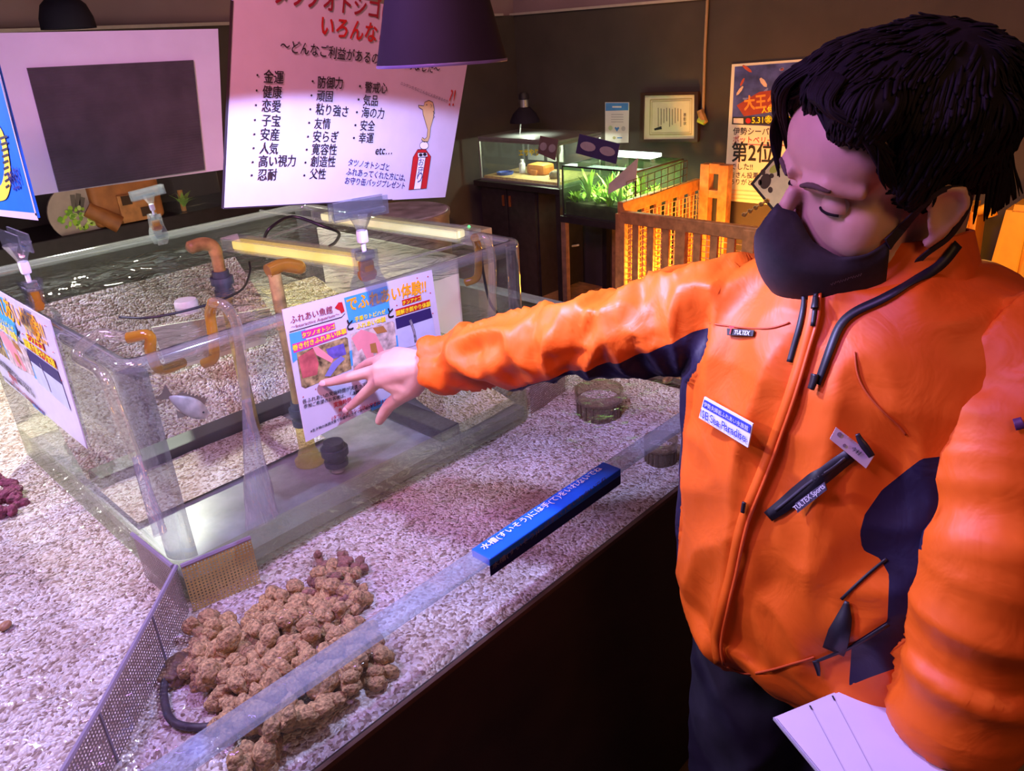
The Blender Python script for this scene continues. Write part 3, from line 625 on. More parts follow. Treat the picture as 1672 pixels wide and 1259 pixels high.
# ================================================================== things in the pool
# perforated dividers
def perforated():
    m = bpy.data.materials.new('perforated_sheet'); m.use_nodes = True; nt = m.node_tree; b = nt.nodes['Principled BSDF']
    uv = node(nt, 'ShaderNodeTexCoord'); mp = node(nt, 'ShaderNodeMapping'); mp.inputs['Scale'].default_value = (190, 190, 1); nt.links.new(uv.outputs['UV'], mp.inputs[0])
    fr = node(nt, 'ShaderNodeVectorMath', operation='FRACTION'); nt.links.new(mp.outputs[0], fr.inputs[0])
    sb = node(nt, 'ShaderNodeVectorMath', operation='SUBTRACT'); sb.inputs[1].default_value = (.5, .5, 0); nt.links.new(fr.outputs[0], sb.inputs[0])
    ln = node(nt, 'ShaderNodeVectorMath', operation='LENGTH'); nt.links.new(sb.outputs[0], ln.inputs[0])
    lt = node(nt, 'ShaderNodeMath', operation='LESS_THAN'); lt.inputs[1].default_value = .27; nt.links.new(ln.outputs['Value'], lt.inputs[0])
    nz = node(nt, 'ShaderNodeTexNoise'); nz.inputs['Scale'].default_value = 30; nt.links.new(uv.outputs['Object'], nz.inputs['Vector'])
    rp = node(nt, 'ShaderNodeValToRGB'); rp.color_ramp.elements[0].color = (.17, .11, .09, 1); rp.color_ramp.elements[1].color = (.34, .25, .22, 1); nt.links.new(nz.outputs['Fac'], rp.inputs[0]); nt.links.new(rp.outputs[0], b.inputs['Base Color'])
    b.inputs['Roughness'].default_value = .5
    tr = node(nt, 'ShaderNodeBsdfTransparent'); mx = node(nt, 'ShaderNodeMixShader'); nt.links.new(lt.outputs[0], mx.inputs[0]); nt.links.new(b.outputs[0], mx.inputs[1]); nt.links.new(tr.outputs[0], mx.inputs[2]); nt.links.new(mx.outputs[0], nt.nodes['Material Output'].inputs['Surface'])
    return m
pm = perforated(); pgold = pm.copy(); pgold.name = 'perforated_yellow_lit'  # golden copy: yellow light on the short divider painted into its colour
for n_ in pgold.node_tree.nodes:
    if n_.type == 'VALTORGB': n_.color_ramp.elements[0].color = (.34, .22, .05, 1); n_.color_ramp.elements[1].color = (.62, .46, .16, 1)
pfr = mat('divider_edge', (.22, .18, .24), .35)
def divider(label, pts, zt, zb, m_=None):
    t = thing('perforated_divider', ((pts[0][0] + pts[-1][0]) / 2, (pts[0][1] + pts[-1][1]) / 2, zb), label, 'divider', 'perforated dividers in the touch pool')
    mb = MB(); L = 0
    for (x0, y0), (x1, y1) in zip(pts, pts[1:]):
        l = math.hypot(x1 - x0, y1 - y0)
        mb.uvquad([(x0, y0, zb), (x1, y1, zb), (x1, y1, zt), (x0, y0, zt)], [(L, 0), (L + l, 0), (L + l, zt - zb), (L, zt - zb)]); L += l
    obj('sheet', mb, m_ or pm, t)
    e = MB(); e.tube([(x, y, zt) for x, y in pts], .0035, 6)
    for x, y in pts[1:-1]: e.cyl((x, y, zb), (x, y, zt), .002, 6)
    obj('edge_trim', e, pfr, t)
P0 = (.304, 1.012); a1 = at(247, 1002, z=.85); a2 = at(160, 1160, z=.85); a3 = at(60, 1330, z=.85)
divider('grey perforated divider running from the tank corner toward the near left side of the pool', [P0, (a1.x, a1.y), (a2.x, a2.y), (a3.x, a3.y)], .85, .762)
q = at(412, 880, z=.85)
divider('short perforated divider, coloured as yellow-lit, against the tank front beside the corner', [(P0[0] + .004, P0[1] - .006), (q.x, .990)], .85, .762, pgold)
divider('small perforated divider against the left side of the tank by the corner', [(.300, 1.016), (.296, 1.15)], .85, .762)
q1, q2 = at(872, 640, z=.83), at(935, 618, z=.83)
divider('dark perforated divider at the right end of the clear tank', [(TX1 + .004, 1.03), (TX1 + .16, 1.06)], .86, .762)

# soft coral: lumpy fingers on a common base
coralm = mat('coral_brown', (.46, .275, .11), .9, var=.55, scale=240, bump=1.0)
coral_dark = mat('coral_dark', (.25, .11, .07), .8, var=.40, scale=120, bump=.9)
def lump(q, sd, amp=.24):
    return 1 + amp * noise.noise((q.x * 1.7 + sd, q.y * 1.7, q.z * 1.7)) + .13 * noise.noise((q.x * 5 + sd, q.y * 5, q.z * 5)) + .05 * noise.noise((q.x * 13, q.y * 13 + sd, q.z * 13))
def coral(label, spots, m, seed):
    rnd = random.Random(seed); cx_ = sum(p[0] for p in spots) / len(spots); cy_ = sum(p[1] for p in spots) / len(spots); mb = MB()
    for (x, y, r, z) in spots:
        d = Vector((x - cx_, y - cy_, .10 + rnd.uniform(-.02, .02))).normalized()
        rot = Matrix.Rotation(rnd.uniform(0, 6.28), 3, d) @ Vector((0, 0, 1)).rotation_difference(d).to_matrix()
        sd = rnd.uniform(0, 90)
        ea, el_ = rnd.uniform(0, 6.28), r * rnd.uniform(.35, .75); ex = rot @ Vector((math.cos(ea), math.sin(ea), 0))
        for u_, k_ in ((-1, rnd.uniform(.75, .95)), (1, rnd.uniform(.75, .95))):
            mb.ball(Vector((x, y, z)) + ex * (u_ * el_) + d * rnd.uniform(-.2, .3) * r, (r * k_ * 1.15, r * k_ * .78, r * k_ * .95), sub=4, rot=rot, fn=lambda q: 1 + .20 * noise.noise((q.x * 1.6 + sd + u_, q.y * 1.6, q.z * 1.6)) + .11 * noise.noise((q.x * 4 + sd, q.y * 4, q.z * 4 + u_)) + .045 * noise.noise((q.x * 20, q.y * 20 + sd, q.z * 20)))
        mb.tube([(x, y, z), (x * .75 + cx_ * .25, y * .75 + cy_ * .25, GZ - .004)], [r * .75, r * .6], 8)
    o = obj('soft_coral', mb, m, smooth=True); tag(o, label, 'coral', 'corals on the gravel of the touch pool'); return o
rnd = random.Random(11); spots = []
poly = [(300, 1045), (330, 1000), (390, 1000), (440, 965), (500, 950), (545, 915), (600, 960), (590, 1010), (640, 1060), (640, 1130), (600, 1170), (545, 1240), (480, 1300), (380, 1300), (400, 1230), (350, 1170), (310, 1110)]
def inside(x, y, pl):
    r = False; j = len(pl) - 1
    for i in range(len(pl)):
        if (pl[i][1] > y) != (pl[j][1] > y) and x < (pl[j][0] - pl[i][0]) * (y - pl[i][1]) / (pl[j][1] - pl[i][1]) + pl[i][0]: r = not r
        j = i
    return r
tries = 0
while len(spots) < 125 and tries < 9000:
    tries += 1
    px, py = rnd.uniform(290, 650), rnd.uniform(905, 1310)
    if not inside(px, py, poly): continue
    q = at(px, py, z=.79)
    if q.y < .665: continue
    r = rnd.uniform(.0125, .0190) * (1.0 if py > 1000 else .85)
    if any((q.x - s_[0]) ** 2 + (q.y - s_[1]) ** 2 < (.74 * (r + s_[2])) ** 2 for s_ in spots): continue
    edge = min(1, min(math.hypot(px - a, py - b) for a, b in poly) / 70)
    spots.append((q.x, q.y, r, .772 + .026 * edge + rnd.uniform(-.010, .014)))
coral('clump of lumpy brown finger coral on the gravel behind the acrylic rail', spots, coralm, 4)
sp = []
for _ in range(26):
    q = at(rnd.uniform(515, 600), rnd.uniform(915, 1000), z=.785); sp.append((q.x, q.y + .02, rnd.uniform(.006, .010), .782 + rnd.uniform(-.006, .010)))
coral('darker reddish coral branch at the far tip of the brown coral clump', sp, coral_dark, 5)
sp = []
for _ in range(22):
    q = at(rnd.uniform(-40, 32), rnd.uniform(765, 840), z=.78); sp.append((q.x, q.y, rnd.uniform(.008, .016), .772 + rnd.uniform(-.003, .006)))
coral('reddish purple coral patch on the gravel left of the clear tank', sp, mat('coral_purple', (.24, .05, .09), .8, var=.4, scale=120, bump=.8), 6)
q = at(292, 1100, z=GZ); q2 = at(300, 1190, z=GZ)
o = obj('stone', MB().ball((q.x, q.y, GZ + .006), (.030, .020, .015), sub=4, rot=Matrix.Rotation(.7, 3, 'Z'), fn=lambda v: lump(v, 3)), mat('stone_brown', (.17, .085, .035), .6, var=.5, scale=50, bump=.5), smooth=True); tag(o, 'dark brown stone on the gravel between the divider and the coral', 'stone')
o = obj('twig', MB().tube(smoothpath([at(270, 1105, z=.775), at(268, 1140, z=.772), at(282, 1178, z=.774), at(325, 1188, z=.772), at(372, 1180, z=.775)], 7), .0052, 8), mat('twig_dark', (.05, .035, .04), .6, var=.4), smooth=True); tag(o, 'dark curved twig lying on the gravel below the brown stone', 'twig')
def shell_thing(px, py, L, W, ang, m, label, nm='shell', cat='shell'):
    q = at(px, py, z=GZ + .008); o = obj(nm, MB().ball((q.x, q.y, GZ + .009), (L, W, W * .7), sub=3, rot=Matrix.Rotation(ang, 3, 'Z'), fn=lambda v: (1 - .35 * v.x) * lump(v, px, .12)), m, smooth=True); tag(o, label, cat)
sb_ = mat('shell_brown', (.20, .075, .03), .45, var=.5, scale=90)
shell_thing(1092, 617, .026, .010, .3, sb_, 'brown cone shell on the gravel under the upper sleeve', )
shell_thing(1112, 603, .022, .009, .2, sb_, 'brown shell half hidden by the sleeve, nearest the jacket')
shell_thing(12, 1020, .010, .007, .5, mat('shell_tan', (.42, .20, .09), .5, var=.3), 'small tan shell on the gravel at the near left of the pool')
yl_ = mat('algae_yellow', (.45, .38, .04), .8, var=.4, scale=60)

# glass baskets (ribbed cylinders)
bask = clear('basket_glass', (.80, .74, .62), milky=.20, milk=(.50, .40, .26), f0=.08, f1=.5, power=2.2)
ribm = mat('basket_rib', (.10, .07, .04), .5, var=.3)
def basket(label, px, py, r, h, zb=GZ - .002):
    q = at(px, py, z=zb); t = thing('slotted_pot', (q.x, q.y, zb), label, 'pot', 'slotted pots on the gravel')
    obj('pot_body', MB().lathe((q.x, q.y, zb), [(r * .90, 0), (r * .92, h * .55), (r, h * .6), (r * 1.02, h), (r * .97, h), (r * .9, h * .62), (r * .86, .004), (0, .004)], 40), bask, t, smooth=True, angle=40)
    mb = MB()
    for k in range(18):
        a = 2 * math.pi * k / 18; mb.box((q.x + math.cos(a) * r * .925, q.y + math.sin(a) * r * .925, zb + h * .30), (.005, .003, h * .5), rot=Matrix.Rotation(a + math.pi / 2, 3, 'Z'))
    obj('slots', mb, ribm, t)
    obj('sand_fill', MB().lathe((q.x, q.y, zb + h * .62), [(0, .004), (r * .6, .003), (r * .86, 0)], 24), gravm, t)
basket('clear round slotted pot on the gravel below the orange sleeve', 978, 676, .052, .062)
basket('smaller brown slotted pot standing in for the refracted image of the other pot, beside the jacket', 1078, 752, .032, .05)  # added pot: refracted image of the first one built as an object

# fish
fishm = mat('fish_silver', (.52, .48, .46), .35, var=.25, scale=90); finm = clear('fish_fin', (.70, .65, .60), milky=.65, milk=(.42, .34, .30)); 
def fish(label, c, L, ang, tilt, m):
    t = thing('fish', c, label, 'fish', 'fish in the clear tank'); c = Vector(c)
    R = Matrix.Rotation(ang, 3, 'Z') @ Matrix.Rotation(tilt, 3, 'Y'); F = lambda x, y, z: c + R @ Vector((x * L, y * L, z * L))
    mb = MB(); k = 14; n = 14; vs = []
    for i in range(k + 1):
        s_ = i / k; x = .5 - s_; hgt = .25 * math.sin(math.pi * min(1, s_ * .96 + .04)) ** .75 * (1 - .35 * s_) + .02; wd = hgt * .38
        for j in range(n):
            a = 2 * math.pi * j / n; vs.append(F(x, wd * math.cos(a), hgt * math.sin(a) + .02 * math.sin(s_ * 3)))
    mb.add(vs, [(i * n + j, i * n + (j + 1) % n, (i + 1) * n + (j + 1) % n, (i + 1) * n + j) for i in range(k) for j in range(n)] + [tuple(range(n)), tuple(range(k * n, k * n + n))])
    obj('body', mb, m, t, smooth=True)
    f_ = MB(); off = R @ Vector((0, .008 * L, 0))
    sp_ = [(.28, .20)]
    for i in range(8): sp_ += [(.24 - i * .08, .42 - .02 * i), (.21 - i * .08, .33 - .02 * i)]
    sp_ += [(-.38, .12)]
    f_.prism([F(x, -.004, z) for x, z in sp_] + [F(-.3, -.004, .08), F(.2, -.004, .12)], off)
    obj('dorsal_fin', f_, finm, t)
    obj('tail_fin', MB().prism([F(-.46, -.004, .05), F(-.74, -.004, .22), F(-.68, -.004, 0), F(-.74, -.004, -.20), F(-.46, -.004, -.05)], off), finm, t)
    obj('pelvic_fin', MB().prism([F(.1, -.004, -.2), F(-.05, -.004, -.36), F(-.18, -.004, -.2)], off), finm, t)
    e = MB(); e.ball(F(.34, .055, .05), .028 * L, sub=2).ball(F(.34, -.055, .05), .028 * L, sub=2); obj('eye', e, ink(), t, smooth=True)
fish('silvery fish with a spiny back fin swimming head down behind the tank front', at(308, 664, y=1.10), .066, -.25, .80, fishm)
fish('tiny orange fish at the right end of the clear tank, above the base', at(833, 642, y=1.10), .024, .1, 0, mat('fish_orange', (.65, .28, .03), .5, var=.3))

# ================================================================== lamps
shade_m = mat('shade_black', (.014, .011, .022), .75, spec=.2); shade_in = mat('shade_inner', (.55, .55, .65), .4)
lt_ = thing('pendant_lamp', (LAMP.x, LAMP.y, LAMP.z), 'black cone lamp shade hanging in front of the pale Japanese sign', 'lamp')
rr = (at(828, 102, d=.78) - at(615, 107, d=.78)).length / 2
obj('lamp_shade', MB().lathe(LAMP, [(rr, 0), (rr * .99, .003), (rr * .40, .158), (rr * .34, .17), (rr * .14, .178), (0, .18)], 48, cap=False), shade_m, lt_, smooth=True, angle=50)
obj('shade_lining', MB().lathe(LAMP, [(rr * .985, .001), (rr * .385, .155), (rr * .1, .17)], 48, cap=False), shade_in, lt_, smooth=True)
obj('rim_band', MB().lathe(LAMP, [(rr * 1.0, -.0008), (rr * 1.004, .0005), (rr * 1.0, .002)], 48, cap=False), mat('rim_violet', (.30, .26, .62), .3, .6), lt_, smooth=True)
obj('cord', MB().cyl((LAMP.x, LAMP.y, LAMP.z + .17), (LAMP.x, LAMP.y, 2.5), .004, 8), ink(), lt_)
q = at(113, 47, d=2.3)
dl = thing('pendant_lamp', q, 'black dome lamp shade hanging beyond the white display board', 'lamp')
obj('lamp_shade', MB().lathe(q, [(.076, 0), (.074, .03), (.062, .065), (.040, .085), (.015, .092), (0, .093)], 32, cap=False), shade_m, dl, smooth=True, angle=60)
obj('cord', MB().cyl(q + Vector((0, 0, .09)), (q.x, q.y, 2.5), .004, 8), ink(), dl)
# ================================================================== background along the right wall
blk = mat('cabinet_black', (.022, .016, .018), .45, var=.3); brn = mat('dark_wood', (.07, .035, .02), .55, var=.4, scale=20)
glassm = clear('tank_glass', (.90, .96, .93), milky=.05, f0=.05, f1=.5, power=3); alu = mat('aluminium', (.45, .45, .45), .35, .7)
def frame_edges(mb, x0, x1, y0, y1, z0, z1, r):
    for x in (x0, x1):
        for y in (y0, y1): mb.box((x, y, (z0 + z1) / 2), (r, r, z1 - z0))
    for z in (z0, z1):
        for x in (x0, x1): mb.box((x, (y0 + y1) / 2, z), (r, y1 - y0, r))
        for y in (y0, y1): mb.box(((x0 + x1) / 2, y, z), (x1 - x0, r, r))
    return mb
# cabinet carrying the terrarium
CX0, CX1, CY0, CY1, CZ = 3.08, 3.50, 2.60, 3.22, .80
t = thing('cabinet', ((CX0 + CX1) / 2, (CY0 + CY1) / 2, 0), 'black cabinet with copper handles carrying the lit terrarium against the wall', 'cabinet')
obj('top', MB().box(((CX0 + CX1) / 2, (CY0 + CY1) / 2, CZ - .015), (CX1 - CX0 + .02, CY1 - CY0 + .02, .03), bev=.003), blk, t)
obj('body', MB().box(((CX0 + CX1) / 2 + .02, 3.0, .41), (CX1 - CX0 - .04, .43, .74)), blk, t)
for y in (2.895, 3.105):
    d_ = obj('door', MB().box((CX0 + .03, y, .42), (.02, .20, .70), bev=.003), mat('door_black', (.030, .022, .022), .4, var=.3), t)
    yh = 2.975 if y < 3 else 3.025
    obj('handle', MB().box((CX0 + .014, yh, .70), (.012, .012, .06), bev=.003), mat('copper', (.45, .16, .08), .35, .8), d_)
for x in (CX0 + .01, CX1 - .01): obj('leg', MB().box((x, CY0 + .01, CZ / 2 - .01), (.03, .03, CZ - .03)), blk, t)
obj('lower_shelf', MB().box(((CX0 + CX1) / 2, 2.70, .16), (.34, .17, .03)), mat('shelf_wood', (.30, .15, .07), .6, var=.4, scale=20), t)
# terrarium
t = thing('terrarium', (3.28, 2.91, CZ), 'lit glass terrarium with a black lid and an orange hide on the black cabinet', 'aquarium')
x0, x1, y0, y1, z0, z1 = 3.11, 3.47, 2.63, 3.20, CZ, 1.02
obj('glass', MB().box(((x0 + x1) / 2, (y0 + y1) / 2, (z0 + z1) / 2), (x1 - x0, y1 - y0, z1 - z0)), glassm, t)
obj('frame', frame_edges(MB(), x0, x1, y0, y1, z0 + .005, z1 - .005, .010), alu, t)
obj('lid', MB().box(((x0 + x1) / 2, (y0 + y1) / 2, z1 + .008), (x1 - x0 + .01, y1 - y0 + .01, .016), bev=.003), mat('lid_grey', (.20, .21, .20), .4), t)
light('desk_lamp_bulb', 'SPOT', (3.22, 2.925, 1.118), (.9, 1.0, .8), 3.0, (3.22, 2.925, 0), spot_size=math.radians(140), spot_blend=.3, shadow_soft_size=.02)
obj('light_bar', MB().box((3.30, 2.80, z1 - .012), (.04, .26, .012)), mat('light_bar_on', (.9, .9, .9), .5, emit=(.85, 1.0, .75), estr=14), t)
obj('sand', MB().box(((x0 + x1) / 2, (y0 + y1) / 2, z0 + .012), (x1 - x0 - .02, y1 - y0 - .02, .020)), mat('sand', (.62, .42, .16), .8, var=.3, scale=60), t)
for k, (y, lab_) in enumerate(((3.09, ''), (2.94, ''))):
    pc = obj('backing_picture', MB().box((3.455, y, .93), (.006, .12, .13)), mat('pale_picture', (.38, .40, .42), .6), t)
    obj('round_print', MB().lathe((3.450, y, .935), [(0, 0), (.045, 0), (.045, .002), (0, .002)], 20, axis=(-1, 0, 0)), mat('owl_dark', (.06, .05, .04), .6, var=.6), pc)
obj('hide', MB().box((3.30, 2.92, .85), (.10, .13, .06), bev=.02).box((3.245, 2.92, .835), (.012, .045, .03)), mat('hide_orange', (.70, .27, .04), .6, var=.2), t)
obj('water_dish', MB().lathe((3.20, 3.10, .822), [(.045, 0), (.05, .014), (.042, .014), (.038, .004), (0, .004)], 20), mat('dish_blue', (.03, .08, .45), .4), t)
obj('bottle', MB().lathe((3.28, 3.04, .822), [(.018, 0), (.018, .05), (.010, .06), (.010, .075), (0, .075)], 14), mat('bottle_white', (.7, .7, .72), .4), t)
obj('rock', MB().ball((3.22, 2.75, .84), (.03, .03, .022), sub=3, fn=lambda v: lump(v, 8)), mat('rock_grey', (.30, .24, .16), .7, var=.3), t, smooth=True)
S = Sheet((3.108, 2.9, .9), (0, -1, 0), (0, 0, 1)); S.text('エサやり', (848, 254), (880, 253), mat('print_bright_yellow', (.95, .85, .02)), bold=.03); S.build('lettering', t)
# lamp over it
q = at(857, 196, x=3.22)
t = thing('desk_lamp', (3.22, q.y, 1.04), 'small black dome lamp on a thin stem above the terrarium', 'lamp')
obj('lamp_shade', MB().lathe(q, [(.082, -.012), (.080, .0), (.062, .035), (.036, .06), (.030, .066), (0, .066)], 28, cap=False), shade_m, t, smooth=True, angle=50)
obj('socket', MB().cyl(q + Vector((0, 0, .06)), q + Vector((0, 0, .105)), .022, 16), alu, t, smooth=True, angle=50)
obj('cap', MB().lathe(q + Vector((0, 0, .105)), [(.028, 0), (.028, .02), (.018, .035), (0, .036)], 16), ink(), t, smooth=True, angle=50)
obj('stem', MB().tube(smoothpath([(3.25, q.y + .07, 1.035), (3.25, q.y + .06, 1.09), (3.235, q.y + .03, q.z)], 5), .004, 8), alu, t)
light('terrarium_bulb', 'POINT', (3.29, 2.86, .985), (.90, 1.0, .72), 3.6, shadow_soft_size=.03)
def info_card(label, pix, x, m, m2, lean=0):
    S = Sheet((x, 2.5, .9), (lean, -1, 0), (-.25, 0, 1)); cpt = np.mean(np.array(pix), axis=0)
    t = thing('care_card', S.hit(*cpt), label, 'sign'); board('panel', S, pix, .003, m, t)
    for k in range(2):
        a = np.array(pix, float); cc = a.mean(0) + (a[1] - a[0]) * (.24 if k else -.24); S.blob(tuple(cc), np.linalg.norm(a[1] - a[0]) * .19, np.linalg.norm(a[3] - a[0]) * .24, m2, 2, 14, rot=math.atan2(*(a[1] - a[0])[::-1]))
    S.build('print', t)
info_card('small tilted brown card standing on the right end of the terrarium', [(882, 222), (912, 228), (906, 262), (878, 250)], 3.07, mat('card_brown', (.20, .13, .14), .5), mat('card_pale', (.45, .40, .46), .5))
info_card('dark blue card with two pale text bubbles above the planted aquarium', [(946, 219), (1012, 235), (1006, 268), (940, 250)], 2.93, mat('card_navy', (.06, .045, .16), .5), mat('card_pale', (.45, .40, .46), .5))
# aquarium stand + planted aquarium
t = thing('aquarium_stand', (3.15, 2.26, 0), 'open dark metal stand with a slatted lower shelf under the planted aquarium', 'stand')
obj('top', MB().box((3.17, 2.262, .685), (.46, .445, .03)), blk, t)
for x in (2.955, 3.385):
    for y in (2.06, 2.465): obj('leg', MB().box((x, y, .335), (.028, .028, .67)), mat('stand_bronze', (.22, .13, .08), .45, var=.3), t)
sl = MB()
for k in range(5): sl.box((2.99 + k * .09, 2.262, .10), (.07, .40, .02), bev=.003)
obj('lower_shelf', sl, brn, t)
t = thing('planted_aquarium', (3.17, 2.225, .70), 'glowing green planted aquarium on the open stand behind the picket pen', 'aquarium')
x0, x1, y0, y1, z0, z1 = 2.96, 3.36, 2.045, 2.475, .70, .945
obj('glass', MB().box(((x0 + x1) / 2, (y0 + y1) / 2, (z0 + z1) / 2), (x1 - x0, y1 - y0, z1 - z0)), clear('green_glass', (.80, .95, .82), milky=.08, milk=(.35, .6, .35)), t)
obj('frame', frame_edges(MB(), x0, x1, y0, y1, z0 + .004, z1 - .003, .007), mat('frame_black', (.03, .03, .03), .4), t)
obj('light_bar', MB().box((3.15, 2.26, .985), (.09, .40, .018), bev=.004), mat('white_light_bar', (.9, .95, .95), .4, emit=(.75, 1, .88), estr=3.0), t)
for y in (2.08, 2.43): obj('bracket', MB().box((3.15, y, .962), (.03, .01, .034)), glassm, t)
obj('soil', MB().box(((x0 + x1) / 2, (y0 + y1) / 2, z0 + .035), (x1 - x0 - .016, y1 - y0 - .016, .065)), mat('soil', (.035, .03, .018), .8, var=.5), t)
pl = [mat('plant_green', (.24, .46, .05), .5, var=.3), mat('plant_lime', (.38, .62, .08), .5, var=.3), mat('plant_dark', (.05, .22, .06), .5, var=.3)]
rnd = random.Random(3)
def blades(mb, c, n, h, m, spread=.5):
    for _ in range(n):
        a = rnd.uniform(0, 6.28); hh = h * rnd.uniform(.6, 1.1); k = rnd.uniform(.1, spread); d = Vector((math.cos(a), math.sin(a), 0))
        pts = [Vector(c) + d * (k * hh * s_ ** 1.8) + Vector((0, 0, hh * (s_ - .25 * k * s_ ** 3))) for s_ in (0, .25, .5, .75, 1)]
        mb.ribbon(pts, [.005, .014, .018, .012, .001], d, m)
    return mb
for k, (x, y, n, h, mi) in enumerate(((3.02, 2.36, 16, .17, 0), (3.04, 2.24, 26, .17, 1), (3.01, 2.17, 20, .12, 0), (3.2, 2.3, 10, .16, 2), (3.1, 2.10, 18, .16, 0), (3.08, 2.42, 8, .13, 2))):
    o = obj('aquatic_plant', blades(MB(), (x, y, z0 + .06), n, h, 0), pl[mi], smooth=True)
    tag(o, ['broad green plant at the left of the planted aquarium', 'bright lime plant in the middle of the planted aquarium', 'low green plant in front of the lime one in the planted aquarium', 'dark green plant at the rear of the planted aquarium', 'green plant at the right end of the planted aquarium', 'dark green plant at the left glass of the planted aquarium'][k], 'plant', 'water plants in the planted aquarium')
mo = MB(); rnd = random.Random(8)
for _ in range(150): blades(mo, (rnd.uniform(x0 + .02, x1 - .03), rnd.uniform(y0 + .02, y1 - .02), z0 + .064), 5, rnd.uniform(.03, .075), 0, 1.2)
o = obj('moss', mo, pl[0], smooth=True); tag(o, 'low green moss and grass covering the soil of the planted aquarium', 'moss', kind='stuff')
light('plant_tank_bulb', 'AREA', (3.14, 2.225, .938), (1.0, 1.0, .58), 6.0, (3.14, 2.225, .7), size=.25)
S = Sheet((2.93, 2.1, .85), (.35, -1, .25), (0, .1, 1))
t = thing('tilted_card', S.hit(1020, 290), 'plain grey-white tilted card leaning over the front of the planted aquarium', 'sign')
board('panel', S, [(994, 300), (1042, 257), (1038, 295), (993, 317)], .003, mat('grey_card', (.42, .40, .38), .5), t)
o = obj('white_cable', MB().tube(smoothpath([at(872, 440, x=3.4), at(872, 385, x=3.4), at(884, 378, x=3.4), at(886, 402, x=3.4), at(872, 410, x=3.4), at(900, 424, x=3.4), at(925, 405, x=3.4), at(945, 400, x=3.4)], 7), .006, 8), mat('cable_white', (.75, .68, .60), .5), smooth=True); tag(o, 'white cable looping under the black cabinet beside the open stand', 'cable')

# wall notices
t = thing('wall_notice', (3.548, 2.58, 1.08), 'white notice with a blue header pinned to the dark wall, left of the framed certificate', 'notice')
S = Sheet((3.546, 2.6, 1.1), (0, -1, 0), (0, 0, 1)); board('sheet', S, [(988, 167), (1027, 167), (1026, 233), (988, 234)], .003, mat('paper_white', (.78, .78, .80), .5, var=.02), t)
S.poly([(989, 168), (1026, 168), (1026, 180), (989, 181)], mat('notice_blue', (.08, .28, .70)), 1)
S.line([(1000, 174.5), (1015, 174.5)], .008, wh, 3)
for y in (187, 191, 195, 199): S.line([(998, y), (1018, y)], .004, mat('notice_grey', (.5, .5, .55)), 2)
S.poly([(1003.5, 209), (1005.5, 207), (1007.5, 209), (1009.5, 207), (1011.5, 209), (1007.5, 215)], mat('notice_blue', (.08, .28, .70)), 2)
S.blob((997, 209), 3.5, 4, mat('notice_green', (.5, .66, .45)), 2); S.blob((1018, 210), 3.5, 4, mat('notice_grey', (.5, .5, .55)), 2); S.blob((1003, 225), 2.5, 2.5, mat('notice_olive', (.45, .45, .2)), 2); S.line([(1008, 225), (1016, 225)], .006, mat('notice_blue', (.08, .28, .70)), 2)
S.build('print', t)
t = thing('framed_certificate', (3.54, 2.25, 1.1), 'cream certificate in a dark frame on the dark wall', 'picture')
S = Sheet((3.535, 2.25, 1.1), (0, -1, 0), (0, 0, 1)); o4 = [(1049, 151), (1143, 149), (1142, 231), (1047, 232)]
mb = MB(); q = [S.hit(*p) for p in o4]; cc = sum(q, Vector()) / 4
for i in range(4):
    a, b = q[i], q[(i + 1) % 4]; a2_, b2_ = a.lerp(cc, .12), b.lerp(cc, .12); mb.prism([a, b, b2_, a2_], (-.018, 0, 0))
obj('frame', mb, mat('frame_dark', (.05, .022, .016), .35), t); q_in = [p.lerp(cc, .10) for p in q]
obj('paper', MB().prism(q_in, (-.006, 0, 0)), mat('certificate_paper', (.72, .66, .46), .5, var=.03), t)
S = Sheet((3.528, 2.25, 1.1), (0, -1, 0), (0, 0, 1))
gold = mat('certificate_gold', (.42, .36, .16), .5)
S.line([(1062, 163), (1130, 161), (1129, 219), (1061, 220), (1062, 163)], .006, gold, 1); S.line([(1065, 166), (1127, 164), (1126, 216), (1064, 217), (1065, 166)], .003, gold, 1)
for k in range(9): S.line([(1075 + k * 4.6, 176 + (k % 3)), (1075 + k * 4.6, 207 - (k % 4) * 3)], .004, mat('certificate_ink', (.22, .19, .13)), 2)
for k, ch in enumerate('表彰状'): S.text(ch, (1116, 190 + k * 7), (1121, 190 + k * 7), K)
S.poly([(1068, 210), (1080, 206), (1081, 211), (1069, 213)], K, 2); S.build('print', t)
t = thing('hanging_cord', (3.52, 2.03, 1.1), 'thin brown cord hanging down the wall beside the framed certificate, with a plug end', 'cord')
obj('cord', MB().tube([at(1155, 0, x=3.53), at(1151, 80, x=3.53), at(1149, 150, x=3.53), at(1148, 185, x=3.53)], .007, 8), mat('cord_brown', (.35, .22, .12), .6), t)
obj('plug', MB().tube([at(1143, 180, x=3.52), at(1147, 192, x=3.52), at(1152, 201, x=3.52)], [.016, .020, .014], 8), mat('plug_orange', (.40, .22, .06), .5, var=.4), t); obj('plug_tip', MB().tube([at(1141, 195, x=3.515), at(1151, 200, x=3.515)], [.016, .014], 8), mat('plug_green', (.30, .42, .05), .5), t)

